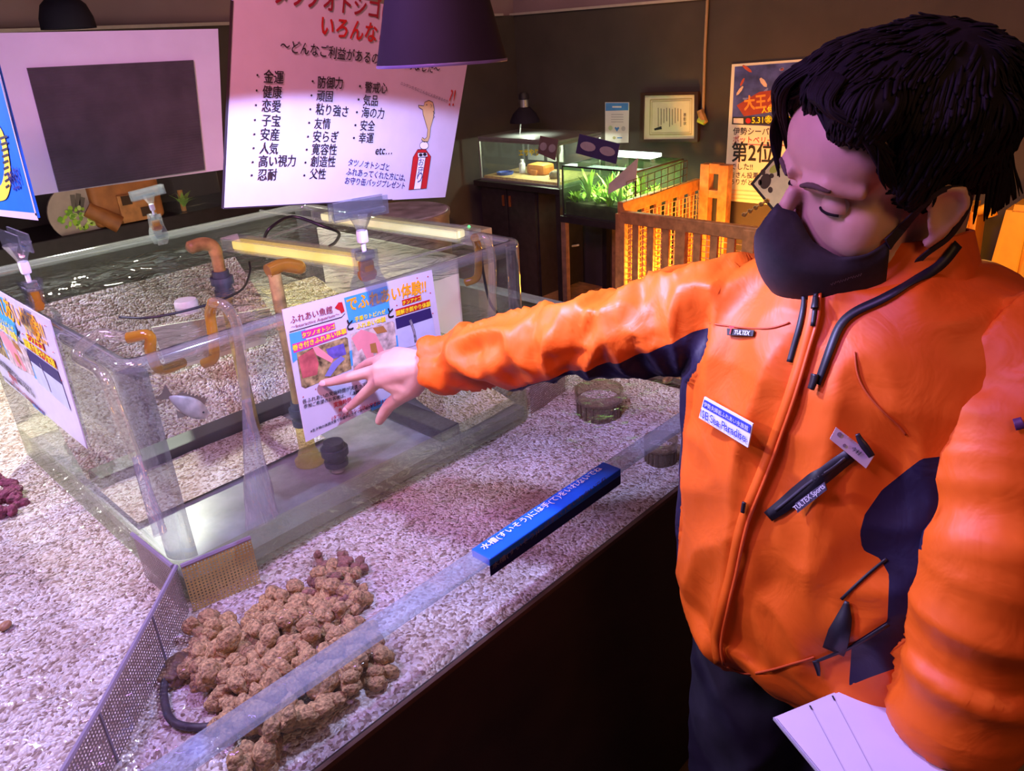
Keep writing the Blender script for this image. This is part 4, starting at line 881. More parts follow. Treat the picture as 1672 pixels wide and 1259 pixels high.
# poster
t = thing('poster', (3.545, 1.65, .75), 'white event poster with a fiery blue and orange picture above Japanese text, behind the head', 'poster')
S = Sheet((3.544, 1.6, 1.1), (0, -1, 0), (0, 0, 1)); board('sheet', S, [(1195, 105), (1430, 88), (1418, 350), (1182, 327)], .003, mat('poster_paper', (.80, .74, .66), .5, var=.02), t)
S.poly([(1200, 109), (1428, 92), (1420, 214), (1195, 203)], mat('poster_blue', (.06, .07, .30), .5, var=.6, scale=14), 1)
rnd = random.Random(5)
for k in range(26):
    x_, y_ = rnd.uniform(1204, 1330), rnd.uniform(112, 185); S.blob((x_, y_), rnd.uniform(3, 11), rnd.uniform(2, 6), mat(['flame_orange', 'flame_red', 'flame_pale', 'flame_blue'][k % 4], [(.75, .25, .05), (.50, .08, .04), (.72, .52, .45), (.20, .22, .55)][k % 4], .5), 2, 7, rot=rnd.uniform(0, 3))
S.poly([(1203, 172), (1240, 150), (1300, 142), (1300, 176), (1215, 190)], mat('flame_dark', (.35, .05, .03)), 3)
S.text('大王タイトル', (1216, 178), (1330, 166), mat('flame_orange2', (.90, .30, .04)), bold=.04, hs=1.2, k=6); S.text('人気投票開催', (1244, 184), (1300, 178), yb, bold=.02, k=6)
S.poly([(1196, 191), (1330, 189), (1330, 205), (1195, 203)], mat('strip_dark', (.03, .02, .03)), 4); S.poly([(1198, 193), (1214, 193), (1214, 202), (1198, 201)], mat('poster_paper2', (.75, .66, .62)), 5); S.blob((1222, 197), 4.5, 4.5, red, 5)
S.text('5.31㊎−6.19', (1228, 201), (1290, 199), yb, bold=.02, k=6)
S.text('伊勢シーパラダイスの', (1197, 219), (1318, 221), K, bold=.008, k=3); S.text('ポットベリーシーホース', (1197, 232), (1322, 236), red, bold=.006, k=3); S.line([(1196, 235), (1320, 239)], .003, red, 3)
S.text('第2位', (1195, 261), (1262, 263), K, bold=.02, hs=1.15, k=3); S.text('でした!!', (1193, 276), (1229, 277), K, bold=.006, k=3); S.text('皆さん投票', (1192, 289), (1238, 291), K, bold=.006, k=3); S.text('ありがとう', (1191, 300), (1238, 303), K, bold=.006, k=3)
for y in (310, 317, 323): S.line([(1192, y), (1250, y + 4)], .006, mat('faint_orange', (.80, .55, .42)), 2)
S.build('print', t)
t = thing('poster', (3.545, .95, 1.15), 'second poster on the wall, its blue corner peeking out right of the hair', 'poster')
S = Sheet((3.544, .9, 1.1), (0, -1, 0), (0, 0, 1)); board('sheet', S, [(1540, 88), (1669, 76), (1640, 215), (1540, 205)], .003, mat('poster_paper', (.80, .74, .66)), t)
S.poly([(1545, 93), (1664, 82), (1640, 200), (1545, 195)], mat('poster_blue2', (.10, .10, .34), .5, var=.3), 1); S.build('print', t)

# picket pen
wood = mat('picket_wood', (.42, .17, .055), .55, var=.3, scale=30); wired = mat('wire_tan', (.55, .36, .16), .5)
pen = thing('picket_pen', (2.9, 1.7, 0), 'low wooden picket pen with wire mesh, lit orange from inside', 'fence')
ZT = .80; FX = 2.80; Y0, Y1 = .95, 2.005
obj('top_rail', MB().box((FX, (Y0 + Y1) / 2, ZT - .025), (.03, Y1 - Y0, .055), bev=.004), wood, pen)
obj('bottom_rail', MB().box((FX, (Y0 + Y1) / 2, .10), (.03, Y1 - Y0, .06), bev=.004), wood, pen)
y = Y1; k = 0
while y > Y0:
    w_ = .034 if k % 4 else .05
    obj('picket', MB().box((FX, y, .40), (.016 if k % 4 else .032, w_, .78), bev=.003), wood, pen); y -= .077; k += 1
obj('top_rail', MB().box((3.13, Y1 + .01, ZT + .01), (.66, .03, .055), bev=.004), wood, pen)
for k in range(7): obj('picket', MB().box((2.90 + k * .10, Y1 + .01, .40), (.045, .016, .78), bev=.003), wood, pen)
obj('end_post', MB().box((3.42, Y1 - .06, .46), (.05, .05, .92), bev=.004).box((3.42, Y1 - .16, .46), (.05, .05, .92), bev=.004).box((3.42, Y1 - .11, .90), (.044, .06, .048), bev=.003).box((3.42, Y1 - .11, .78), (.044, .06, .038), bev=.004), wood, pen)
mb = MB()
for k in range(33): mb.cyl((FX + .022, Y1 - k * .032, .12), (FX + .022, Y1 - k * .032, ZT - .03), .0022, 4)
for k in range(26): mb.cyl((FX + .022, Y0, .12 + k * .026), (FX + .022, Y1, .12 + k * .026), .0022, 4)
for k in range(20): mb.cyl((2.84 + k * .032, Y1 - .012, .12), (2.84 + k * .032, Y1 - .012, ZT - .03), .0022, 4)
for k in range(26): mb.cyl((2.82, Y1 - .012, .12 + k * .026), (3.46, Y1 - .012, .12 + k * .026), .0022, 4)
obj('wire_mesh', mb, wired, pen)
mb = MB(); a0, a1_ = Vector((2.84, Y1 + .005, ZT + .02)), Vector((3.30, Y1 - .02, ZT + .05))
for k in range(10): p = a0.lerp(a1_, k / 9); mb.cyl(p, p + Vector((0, 0, .10)), .002, 5)
for k in range(4): mb.cyl(a0 + Vector((0, 0, .033 * k)), a1_ + Vector((0, 0, .033 * k)), .002, 5)
obj('top_mesh', mb, mat('wire_black', (.03, .025, .02), .5), pen)
# diamond sign
S = Sheet((2.78, 1.44, .93), (0, -1, 0), (0, 0, 1))
t = thing('diamond_sign', S.hit(1262, 300), 'yellow diamond sign with a dark tortoise silhouette hanging over the picket pen', 'sign')
dm = [(1225, 300), (1268, 250), (1312, 302), (1268, 352)]
board('panel', S, dm, .004, mat('sign_black', (.03, .02, .02), .5), t); cc = np.array(dm).mean(0); S.poly([tuple(cc + (np.array(p) - cc) * .86) for p in dm], mat('sign_cream', (.90, .76, .46), .5), 1)
S.blob((1250, 296), 9, 13, mat('silhouette', (.08, .04, .03)), 2, rot=.3); S.blob((1246, 281), 4, 5, mat('silhouette', (.08, .04, .03)), 2); S.blob((1241, 298), 3, 5, mat('silhouette', (.08, .04, .03)), 2); S.blob((1258, 310), 4, 5, mat('silhouette', (.08, .04, .03)), 2); S.blob((1260, 287), 4, 4, mat('silhouette', (.08, .04, .03)), 2); S.blob((1266, 275), 11, 6, mat('sign_lime', (.60, .62, .10)), 2, rot=-.6); S.build('print', t)
mb = MB()
for k in range(9): q = at(1252 - k * 4.6, 328 + k * 2.8, x=2.776); mb.lathe(q, [(.009, -.003), (.011, 0), (.009, .003), (.006, 0), (.009, -.003)], 8, axis=(0 if k % 2 else 1, .4, .4))
obj('chain', mb, mat('chain_gold', (.65, .45, .18), .35, .5), t)

# shelf with yellow containers
t = thing('wall_shelf', (3.38, .55, .5), 'white plastic shelf tray on the wall carrying the yellow containers', 'shelf')
mb = MB().box((3.38, .40, .528), (.30, .80, .014), bev=.004)
for a in (.80, .0): mb.box((3.38, a, .548), (.30, .012, .045), bev=.004)
mb.box((3.235, .40, .548), (.012, .80, .045), bev=.004)
obj('tray', mb, mat('tray_white', (.78, .70, .66), .4), t); obj('bracket', MB().box((3.40, .40, .44), (.26, .74, .16), bev=.01), mat('bracket_dark', (.05, .035, .04), .5), t)
yc = mat('container_yellow', (.90, .38, .015), .4, var=.05)
def container(label, yc_, wy, z0, h, handle):
    t = thing('plastic_container', (3.38, yc_, z0), label, 'container', 'yellow plastic containers on the wall shelf'); bm = bmesh.new(); bmesh.ops.create_cube(bm, size=1)
    for v in bm.verts: k_ = 1.0 if v.co.z < 0 else .82; v.co = Vector((3.38 + v.co.x * .20 * k_, yc_ + v.co.y * wy * k_, z0 + (v.co.z + .5) * h))
    bmesh.ops.bevel(bm, geom=bm.edges[:], offset=.022, segments=4, affect='EDGES'); bm.verts.index_update()
    mb = MB().add([v.co.copy() for v in bm.verts], [[v.index for v in f.verts] for f in bm.faces]); bm.free(); obj('body', mb, yc, t, smooth=True, angle=40)
    obj('seam', MB().box((3.276, yc_, z0 + h * .5), (.006, .006, h * .86), rot=Matrix.Rotation(-.07, 3, 'Y')), yc, t)
    if handle: obj('hook', MB().tube(smoothpath([(3.33, yc_ - wy * .40, z0 + h - .02), (3.32, yc_ - wy * .62, z0 + h), (3.32, yc_ - wy * .72, z0 + h - .03)], 5), .018, 8).tube(smoothpath([(3.33, yc_ - wy * .48, z0 + .03), (3.32, yc_ - wy * .7, z0 + .07)], 4), .012, 8), yc, t, smooth=True)
container('yellow plastic container with a hooked handle partly behind the ear', .800, .17, .537, .31, True)
container('yellow plastic container alone at the right end of the white shelf', .555, .20, .537, .33, False)

# ================================================================== behind the tank on the left
t = thing('low_cabinet', (1.0, 3.1, 0), 'long dark cabinet along the rear wall behind the clear tank', 'cabinet')
obj('body', MB().box((1.0, 3.13, .49), (2.6, .32, .98), bev=.006), mat('cabinet_dark', (.020, .013, .016), .5, var=.3), t)
BZ = .98
q = at(127, 348, y=3.0)
t = thing('round_picture', (q.x, 3.0, BZ), 'round picture of bright green plants standing on the dark rear cabinet', 'picture')
rr_ = .098
obj('disc', MB().lathe((q.x, 3.005, q.z), [(0, 0), (rr_, 0), (rr_, .010), (0, .010)], 32, axis=(0, -1, 0)), mat('disc_pale', (.42, .33, .27), .6, var=.1), t)
S = Sheet((q.x, 2.994, q.z), (1, 0, 0), (0, 0, 1)); rnd = random.Random(2)
for k in range(60):
    a = rnd.uniform(0, 6.28); r_ = 30 * math.sqrt(rnd.random()); x_, y_ = 127 + r_ * math.cos(a), 356 + r_ * .62 * math.sin(a)
    if math.hypot(x_ - 127, y_ - 348) < 33: S.blob((x_, y_), rnd.uniform(2, 6), rnd.uniform(2, 4.5), mat(['leaf_lime', 'leaf_green', 'leaf_pale'][k % 3], [(.35, .62, .03), (.16, .38, .02), (.62, .80, .20)][k % 3], .6), 1 + k % 5, 7, rot=rnd.uniform(0, 3))
for a, b in (((118, 318), (122, 345)), ((128, 316), (126, 350)), ((135, 322), (131, 345))): S.line([a, b], .016, mat('bark_grey', (.12, .10, .08)), 1)
S.build('print', t)
wd = mat('stump_wood', (.36, .13, .03), .55, var=.35, scale=16); q = at(215, 332, y=3.0)
t = thing('wooden_box', (q.x, 3.0, BZ), 'orange-brown wooden box with a window panel on the dark rear cabinet', 'box')
obj('body', MB().box((q.x - .02, 3.02, BZ + .084), (.25, .10, .165), bev=.025, seg=4), wd, t, smooth=True, angle=50); obj('front_panel', MB().box((q.x + .005, 2.966, q.z - .01), (.13, .010, .10), bev=.003), mat('stump_wood2', (.44, .19, .05), .5, var=.3), t)
for dx, dz in ((-.03, .02), (.03, -.03)): obj('window_pane', MB().box((q.x + dx, 2.959, q.z + dz), (.035, .004, .032)), mat('pane_dark', (.06, .03, .015), .3), t)
obj('log', MB().tube([(q.x - .16, 2.99, q.z + .01), (q.x - .075, 2.96, q.z - .06)], [.028, .032], 12), wd, t, smooth=True, angle=50)
q = at(298, 332, y=3.0)
t = thing('glass_case', (q.x, 3.0, BZ), 'small glass case with a green plant and orange stem on the rear cabinet', 'aquarium')
obj('glass', MB().box((q.x + .05, 3.02, BZ + .112), (.18, .14, .22), bev=.004), glassm, t); st = MB().cyl((q.x, 3.0, BZ + .004), (q.x, 3.0, q.z + .05), .010, 8); obj('stem', st, mat('stem_orange', (.65, .28, .06), .5), t)
mb = MB(); rnd = random.Random(9); blades(mb, (q.x, 2.995, q.z - .02), 18, .085, 0, 1.4); obj('leaves', mb, pl[1], t)
q = at(650, 342, z=.90)
t = thing('round_drum', (q.x, q.y, 0), 'round grey drum with a marbled top behind the right of the tank', 'drum')
obj('body', MB().lathe((q.x, q.y, 0), [(.205, 0), (.21, .02), (.21, .86), (.216, .875), (.216, .89)], 40), mat('drum_grey', (.22, .20, .23), .45, var=.1), t, smooth=True, angle=40)
mt = mat('marble_top', (.30, .28, .38), .3, var=.6, scale=9); obj('top', MB().lathe((q.x, q.y, .875), [(0, .018), (.205, .018), (.21, .012), (.21, 0)], 40), mt, t, smooth=True, angle=40)
q = at(768, 372, x=2.9)
t = thing('white_box', (q.x, q.y, 0), 'small white box with a green indicator light in front of the black cabinet', 'box')
obj('body', MB().box((q.x, q.y, q.z / 2), (.14, .20, q.z), bev=.006), mat('box_white', (.55, .48, .46), .5), t); obj('indicator', MB().ball((q.x - .01, q.y, q.z + .008), .009, sub=2), mat('led_green', (.1, .8, .2), .4, emit=(.1, 1, .3), estr=2), t)
# ================================================================== the person
def fuse(mb, voxel, smooth=0, fac=.5):
    me = bpy.data.meshes.new('fuse'); me.from_pydata(mb.v, [], mb.f); me.update()
    bm = bmesh.new(); bm.from_mesh(me); bmesh.ops.recalc_face_normals(bm, faces=bm.faces); bm.to_mesh(me); bm.free()
    o = bpy.data.objects.new('fuse', me); COL.objects.link(o)
    r = o.modifiers.new('r', 'REMESH'); r.mode = 'VOXEL'; r.voxel_size = voxel
    if smooth: sm = o.modifiers.new('s', 'SMOOTH'); sm.iterations = smooth; sm.factor = fac
    bpy.context.view_layer.update()
    out = bpy.data.meshes.new_from_object(o.evaluated_get(bpy.context.evaluated_depsgraph_get()))
    n = len(out.vertices); v = np.zeros(n * 3); out.vertices.foreach_get('co', v); v = v.reshape(-1, 3)
    nr = np.zeros(n * 3); out.vertices.foreach_get('normal', nr); nr = nr.reshape(-1, 3)
    f = [tuple(p.vertices) for p in out.polygons]
    bpy.data.objects.remove(o); bpy.data.meshes.remove(me); bpy.data.meshes.remove(out)
    return v, nr, f
def to_mb(v, f, m=None):
    mb = MB(); mb.v = [tuple(p) for p in v]; mb.f = f; mb.m = list(m) if m is not None else [0] * len(f); return mb
def project(p):
    c = _R.T @ (np.asarray(p) - np.array([0, 0, CAMZ])); return (c[0] / c[2] * FPX + CX, c[1] / c[2] * FPX + CY)

HC = np.array([.8004, .2620, 1.3883]); HM = np.array([[-.60299, -.75432, -.25962], [-.77324, .63270, -.04234], [-.19620, -.17522, .96478]])
HMm = Matrix(HM.tolist())
def hp(x, y, z): return Vector(HC + HM @ np.array([x, y, z]))
def local(v): return (np.asarray(v) - HC) @ HM
def hball(mb, c, r, m=0, sub=4): mb.ball(hp(*c), r, m, sub, rot=HMm)

skin = mat('skin', (.62, .37, .27), .48, var=.06, scale=40); 
try: skin.node_tree.nodes['Principled BSDF'].inputs['Subsurface Weight'].default_value = .06; skin.node_tree.nodes['Principled BSDF'].inputs['Subsurface Radius'].default_value = (.02, .008, .004)
except Exception: pass
jk_or = mat('jacket_orange', (.71, .11, .006), .5, var=.05, scale=50, spec=.32); jk_nv = mat('jacket_navy', (.016, .010, .030), .5, var=.2)
person = thing('person', (.82, .25, 0), 'person in an orange and navy jacket and black mask, arm stretched towards the tank leaflet', 'person')

# ---- body: one continuous figure
B = MB()
hball(B, (0, -.018, .042), (.0755, .098, .083)); hball(B, (0, .030, -.025), (.060, .058, .085)); hball(B, (0, .048, -.085), (.040, .040, .034)); hball(B, (0, .045, .045), (.066, .045, .050))
for sg in (-1, 1):
    hball(B, (sg * .036, .046, -.028), (.030, .028, .036), sub=3); hball(B, (sg * .055, .0, -.075), (.014, .035, .022), sub=3)
    B.tube([hp(sg * .010, .086, .020), hp(sg * .038, .078, .024), hp(sg * .060, .052, .018)], [.009, .010, .008], 8)
    # ear
    ear = [(.071, -.002, -.044), (.076, -.008, -.036), (.081, -.021, -.021), (.085, -.028, -.003), (.084, -.023, .011), (.080, -.010, .014), (.076, .002, .006), (.074, .003, -.004)]
    B.tube([hp(sg * x, y, z) for x, y, z in ear], [.006, .0055, .0045, .0042, .0045, .0045, .004, .003], 8)
    B.ball(hp(sg * .0765, -.011, -.013), (.0052, .015, .026), rot=HMm, sub=3)
B.tube([hp(0, .090, .012), hp(0, .103, -.014), hp(0, .113, -.036)], [.0075, .009, .0115], 10); hball(B, (.011, .100, -.040), (.009, .010, .008), sub=3); hball(B, (-.011, .100, -.040), (.009, .010, .008), sub=3)
B.tube([hp(-.02, .092, -.070), hp(0, .099, -.070), hp(.02, .092, -.070)], [.005, .008, .005], 8)
B.tube([hp(0, -.035, -.02), hp(0, -.030, -.085), (.822, .250, 1.245), (.825, .25, 1.20)], [.052, .052, .056, .075], 20)
T = Matrix.Identity(3)
for c, r in (((.83, .25, 1.15), (.105, .15, .12)), ((.83, .25, 1.00), (.10, .14, .15)), ((.83, .25, .86), (.105, .155, .10)), ((.815, .36, 1.22), (.05, .055, .05)), ((.81, .13, 1.22), (.05, .055, .05))): B.ball(c, r)
WR = at(697, 597, d=1.125)
SHR, ELR = Vector((.80, .38, 1.235)), Vector((.715, .60, 1.168))
B.tube([SHR, SHR.lerp(ELR, .5), ELR], [.045, .040, .030], 16); B.tube([ELR, ELR.lerp(WR, .4), WR], [.030, .028, .0225], 16)
SHL, ELL, WL = Vector((.80, .115, 1.23)), at(1632, 925, d=.705), at(1552, 1205, d=.765)
B.tube([SHL, SHL.lerp(ELL, .5), ELL], [.045, .042, .036], 16); B.tube([ELL, ELL.lerp(WL, .5), WL], [.036, .034, .025], 16)
for sg in (-1, 1): B.tube([(.83, .25 + sg * .08, .84), (.82, .25 + sg * .085, .62), (.815, .25 + sg * .09, .45), (.84, .25 + sg * .09, .28), (.86, .25 + sg * .09, .06)], [.082, .072, .052, .050, .036], 16)
for sg in (-1, 1): B.tube([(.88, .25 + sg * .09, .045), (.80, .25 + sg * .095, .035), (.72, .25 + sg * .10, .03)], [.034, .036, .022], 12)
def finger(pts, rs): B.tube(smoothpath(pts, 4), np.interp(np.linspace(0, len(pts) - 1, 4 * (len(pts) - 1) + 1), range(len(pts)), rs), 10); B.ball(pts[-1], rs[-1], sub=2); B.ball(pts[1], rs[1] * 1.06, sub=2)
# right hand, back of the hand up, fingers spread on the leaflet
k_i, k_m, k_r, k_p = at(618, 622, y=.905), at(617, 604, y=.912), at(629, 587, y=.912), at(645, 577, y=.902)
for k, r0 in ((k_i, .0135), (k_m, .014), (k_r, .013), (k_p, .0118)): B.tube([WR + (k - WR) * .02, WR.lerp(k, .55), k], [.0195, .0165, r0], 12)
B.tube([WR.lerp(k_i, .6), WR.lerp(k_m, .65), WR.lerp(k_r, .65), WR.lerp(k_p, .6)], .014, 10)
finger([k_m, at(582, 613, y=.948), at(552, 621, y=.982), at(527, 626, y=1.0035)], [.0108, .0094, .0084, .0070])
finger([k_i, at(597, 641, y=.940), at(580, 657, y=.966), at(565, 669, y=.985)], [.0106, .0092, .0082, .0068])
finger([k_r, at(606, 592, y=.950), at(593, 598, y=.974), at(583, 604, y=.992)], [.0104, .0090, .0080, .0066])
finger([k_p, at(628, 580, y=.932), at(617, 585, y=.955), at(609, 590, y=.970)], [.0092, .0080, .0072, .0060])
th0 = WR.lerp(at(672, 640, y=.85), .7)
B.tube([WR, at(672, 632, y=.850), at(650, 648, y=.875)], [.019, .0185, .0135], 12); B.tube([at(660, 630, y=.86), at(632, 628, y=.89)], [.016, .012], 10)
finger([at(652, 649, y=.875), at(636, 662, y=.897), at(626, 676, y=.912), at(619, 688, y=.922)], [.0125, .0105, .0098, .0078])
# left hand under the sheets of paper
PA, PB_, PC_ = at(1268, 1172, d=.80), at(1492, 1080, d=.845), at(1650, 1216, d=.735)
pn = (PB_ - PA).cross(PC_ - PB_).normalized()
if pn.dot(Vector((0, 0, CAMZ)) - PA) < 0: pn = -pn
hc = at(1475, 1262, d=.77)
kL = [at(1500 - i * 4, 1300 + i * 12, d=.775 + .008 * i) for i in range(4)]
for k in kL: B.tube([WL, WL.lerp(k, .6), k], [.019, .016, .0125], 10)
for i, k in enumerate(kL):
    e = k + Vector((-.02, .03, -.01)); finger([k, k + Vector((-.012, .022, -.02)), k + Vector((-.004, .045, -.022)), k + Vector((.002, .060, -.014))], [.0105, .0095, .0085, .007])
finger([WL.lerp(kL[0], .5), at(1478, 1245, d=.765), at(1462, 1262, d=.775), at(1448, 1282, d=.782)], [.0125, .0105, .0098, .0078])
v, nr, f = fuse(B, .0030, 9, .5)
L = local(v)
for sg in (-1, 1):                       # eye sockets, ear hollow
    d2 = ((L - np.array([sg * .033, .084, .002])) ** 2 / np.array([.017, .03, .011]) ** 2).sum(1); v -= np.outer(.0048 * np.exp(-d2), HM[:, 1])
    d2 = ((L - np.array([sg * .080, -.010, -.009])) ** 2 / np.array([.009, .008, .014]) ** 2).sum(1); v -= np.outer(sg * .006 * np.exp(-d2), HM[:, 0])
mb = to_mb(v, f); body = obj('body', mb, skin, person, smooth=True)
body_bvh = BVHTree.FromPolygons([Vector(p) for p in v], f)

# nails on the right hand
nm = mat('nail', (.72, .48, .42), .3)
for (a, b) in ((at(552, 621, y=.982), at(527, 626, y=1.0035)), (at(580, 657, y=.966), at(565, 669, y=.985))):
    d = (b - a).normalized(); up = (Vector((0, 0, CAMZ)) - b).normalized(); up = (up - d * up.dot(d)).normalized(); R = Matrix((d, up.cross(d), up)).transposed(); nl = MB().ball(b - d * .002 + up * .0048, (.0062, .0048, .0022), sub=3, rot=R); obj('fingernail', nl, nm, person, smooth=True)

# ---- eyes, brows
hairm = mat('hair_black', (.009, .006, .008), .68, var=.4, scale=60, spec=.14)
ew = mat('eye_white', (.62, .58, .56), .25); iris = mat('iris_dark', (.015, .009, .007), .2)
for sg in (-1, 1):
    e = MB(); c = hp(sg * .0325, .0635, .000); e.ball(c, .0140, 0, 4)
    lookd = Vector(HM @ np.array([-.10, .88, -.46])); lookd.normalize(); e.ball(c + lookd * .0082, .0066, 1, 3)
    eo = obj('eye', e, [ew, iris], person, smooth=True)
    l = MB(); n = 18; vs = []; k = 8; R0 = .0149
    for i in range(k + 1):                                 # upper lid: a cap of the eyeball down to the lash line
        el = math.radians(80 - (80 + 10) * i / k)
        for j in range(n + 1):
            az = math.radians(-82 + 164 * j / n); e2 = el + math.radians(7) * (abs(az) / 1.43) ** 2 * (i / k) * -1
            vs.append(c + Vector(HM @ np.array([math.sin(az) * math.cos(e2) * R0 * 1.12, math.cos(az) * math.cos(e2) * R0, math.sin(e2) * R0])))
    l.add(vs, [(i * (n + 1) + j, i * (n + 1) + j + 1, (i + 1) * (n + 1) + j + 1, (i + 1) * (n + 1) + j) for i in range(k) for j in range(n)])
    obj('eyelid', l, skin, person, smooth=True)
    edge = vs[k * (n + 1) + 2:k * (n + 1) + n - 1]
    obj('eyelashes', MB().tube([p + Vector(HM @ np.array([0, .0010, -.0006])) for p in edge], .0013, 6), hairm, person, smooth=True)
    br = MB(); pts = [(.014, .098, .018), (.024, .096, .0225), (.036, .089, .0245), (.046, .079, .0225)]; sp_ = smoothpath([hp(sg * x, y, z) for x, y, z in pts], 6)
    sn = []
    for p in sp_:
        h = body_bvh.find_nearest(p); sn.append(h[0] + h[1] * .0002)
    br.tube(sn, [.0010 + .0018 * math.sin(math.pi * (i + 2) / (len(sn) + 3)) for i in range(len(sn))], 8); obj('eyebrow', br, mat('brow_dark', (.075, .042, .034), .8, var=.4), person, smooth=True)

# ---- mask
maskm = mat('mask_black', (.016, .011, .016), .75, var=.2, scale=200)
def face_pt(az, z, off, tt=1.0):
    """the face surface (or the puffed-out cloth) in the direction az at height z"""
    d = Vector(HM @ np.array([math.sin(az), math.cos(az), 0])); o_ = hp(0, .0, z)
    h = body_bvh.ray_cast(o_ + d * .25, -d); r = (h[0] - o_).length if h[0] is not None else .05
    kx, ky = .069, .124 * max(0.15, 1 - ((z + .050) / .105) ** 2) ** .5
    re = 1 / math.sqrt((math.sin(az) / kx) ** 2 + (math.cos(az) / max(ky, .02)) ** 2) if ky > .02 else 0
    if abs(az) < 1.2: r = max(min(r, .135), re)
    wgt = min(1.0, max(0.0, tt / .18)); r0_ = (h[0] - o_).length if h[0] is not None else .05; r = r0_ + (r - r0_) * wgt
    return o_ + d * (r + off)
na, nz_ = 40, 16; AZ = math.radians(66); vs = []
for i in range(na + 1):
    az = -AZ + 2 * AZ * i / na; a = abs(az) / AZ
    zt = np.interp(a, [0, .12, .3, .55, .8, 1], [.003, -.009, -.033, -.043, -.040, -.030]); zb = np.interp(a, [0, .3, .6, .85, 1], [-.133, -.130, -.118, -.100, -.088])
    for j in range(nz_ + 1): vs.append(face_pt(az, zt + (zb - zt) * j / nz_, .0056, j / nz_))
m_ = MB().add(vs, [(i * (nz_ + 1) + j, (i + 1) * (nz_ + 1) + j, (i + 1) * (nz_ + 1) + j + 1, i * (nz_ + 1) + j + 1) for i in range(na) for j in range(nz_)])
mask = obj('face_mask', m_, maskm, person, smooth=True)
sd_ = mask.modifiers.new('thick', 'SOLIDIFY'); sd_.thickness = .002; sd_.offset = 1
sm_ = mask.modifiers.new('smooth', 'SMOOTH'); sm_.iterations = 3
for sg in (-1, 1):
    st = MB(); a0 = sg * AZ
    up_ = smoothpath([face_pt(a0 * .97, -.034, .003), face_pt(sg * 1.30, -.026, .004), hp(sg * .0765, .010, .000), hp(sg * .081, -.004, .014), hp(sg * .082, -.022, .012)], 6)
    lo_ = smoothpath([face_pt(a0 * .97, -.084, .003), face_pt(sg * 1.32, -.076, .004), hp(sg * .073, -.002, -.054), hp(sg * .078, -.022, -.036), hp(sg * .083, -.031, -.004), hp(sg * .082, -.022, .012)], 6)
    nrm = Vector(HM @ np.array([sg, .25, 0]))
    st.ribbon(up_, [.013 - .008 * min(1, i / 12) for i in range(len(up_))], nrm); st.ribbon(lo_, [.012 - .007 * min(1, i / 12) for i in range(len(lo_))], nrm)
    so = obj('ear_strap', st, maskm, mask); sd_ = so.modifiers.new('thick', 'SOLIDIFY'); sd_.thickness = .0018; sd_.offset = 0

# ---- hair
H = MB()
for c, r in (((0, -.027, .051), (.085, .092, .083)), ((0, .022, .097), (.062, .062, .036)), ((0, -.070, .018), (.066, .030, .050)), ((.072, -.024, .056), (.016, .048, .036)), ((-.072, -.024, .056), (.016, .048, .036)), ((.044, .048, .088), (.030, .034, .028)), ((-.044, .048, .086), (.030, .036, .028)), ((0, -.062, .072), (.070, .044, .048)), ((.067, .010, .056), (.015, .026, .032)), ((-.067, .010, .056), (.015, .026, .032)), ((.070, .008, .028), (.011, .026, .034)), ((-.070, .008, .028), (.011, .026, .034))): hball(H, c, r)
hv, hn, hf = fuse(H, .004, 8, .5)
HL = local(hv); disp = np.array([.0045 * noise.noise((p[0] * 55, p[1] * 18 + p[2] * 30, p[2] * 26)) + .006 * noise.noise((p[0] * 20, p[1] * 20, p[2] * 20 + 5)) for p in HL]); hv = hv + hn * disp[:, None]
hair = obj('hair', to_mb(hv, hf), hairm, person, smooth=True)
hair_bvh = BVHTree.FromPolygons([Vector(p) for p in hv], hf)
rnd = random.Random(21); lk = MB()
def lock(pts, w, tip=.0006):
    sp_ = smoothpath(pts, 5); n = len(sp_); lk.tube(sp_, [w * math.sin(math.pi * (.18 + .80 * (1 - i / (n - 1)) ** .8)) * .9 + tip if i < n - 1 else tip for i in range(n)], 5, sy=.6)
def surf(p, off):
    h = hair_bvh.find_nearest(p); return h[0] + h[1] * off
for k in range(2300):                                       # short locks lying on the hair mass, combed from the whorl outwards
    p0 = HL[rnd.randrange(len(HL))]; d = (p0 - np.array([0, -.03, .045])) / np.array([.09, .105, .088]); d = d / np.linalg.norm(d); el = math.asin(max(-1, min(1, d[2])))
    fl = np.array([d[0] * .55, d[1] * .55 + (.35 if d[1] > -.2 else -.1), -.75 if el < .9 else -.1]); fl = fl - d * fl.dot(d); fl = fl / (np.linalg.norm(fl) + 1e-6)
    ln = rnd.uniform(.020, .042); pts = [surf(hp(*(p0 + fl * ln * t_)), o_) for t_, o_ in ((0, -.001), (.35, .0012), (.7, .0016), (1, rnd.uniform(.0005, .0050)))]
    lock(pts, rnd.uniform(.0010, .0022))
for k in range(110):                                        # fringe sweeping to both sides of the forehead
    t_ = k / 109; sg = 1 if t_ > .42 else -1; x0 = -.060 + .12 * t_
    if sg > 0: e_ = rnd.uniform(-.003, .003); q_ = [(x0 * .6, .066, .118), (x0 * .5 + .022, .086 + e_, .102), (x0 * .35 + .050, .064 + e_, .085 - .010 * rnd.random()), (x0 * .10 + .069, .040 + e_, .058 - .03 * rnd.random())]
    else: e_ = rnd.uniform(-.003, .003); q_ = [(x0 * .6, .066, .118), (x0 * .5 - .018, .088 + e_, .100), (x0 * .35 - .038, .084 + e_, .078 - .010 * rnd.random()), (x0 * .2 - .056, .066 + e_, .050 - .035 * rnd.random())]
    lock([hp(*p) for p in q_], rnd.uniform(.0014, .0026))
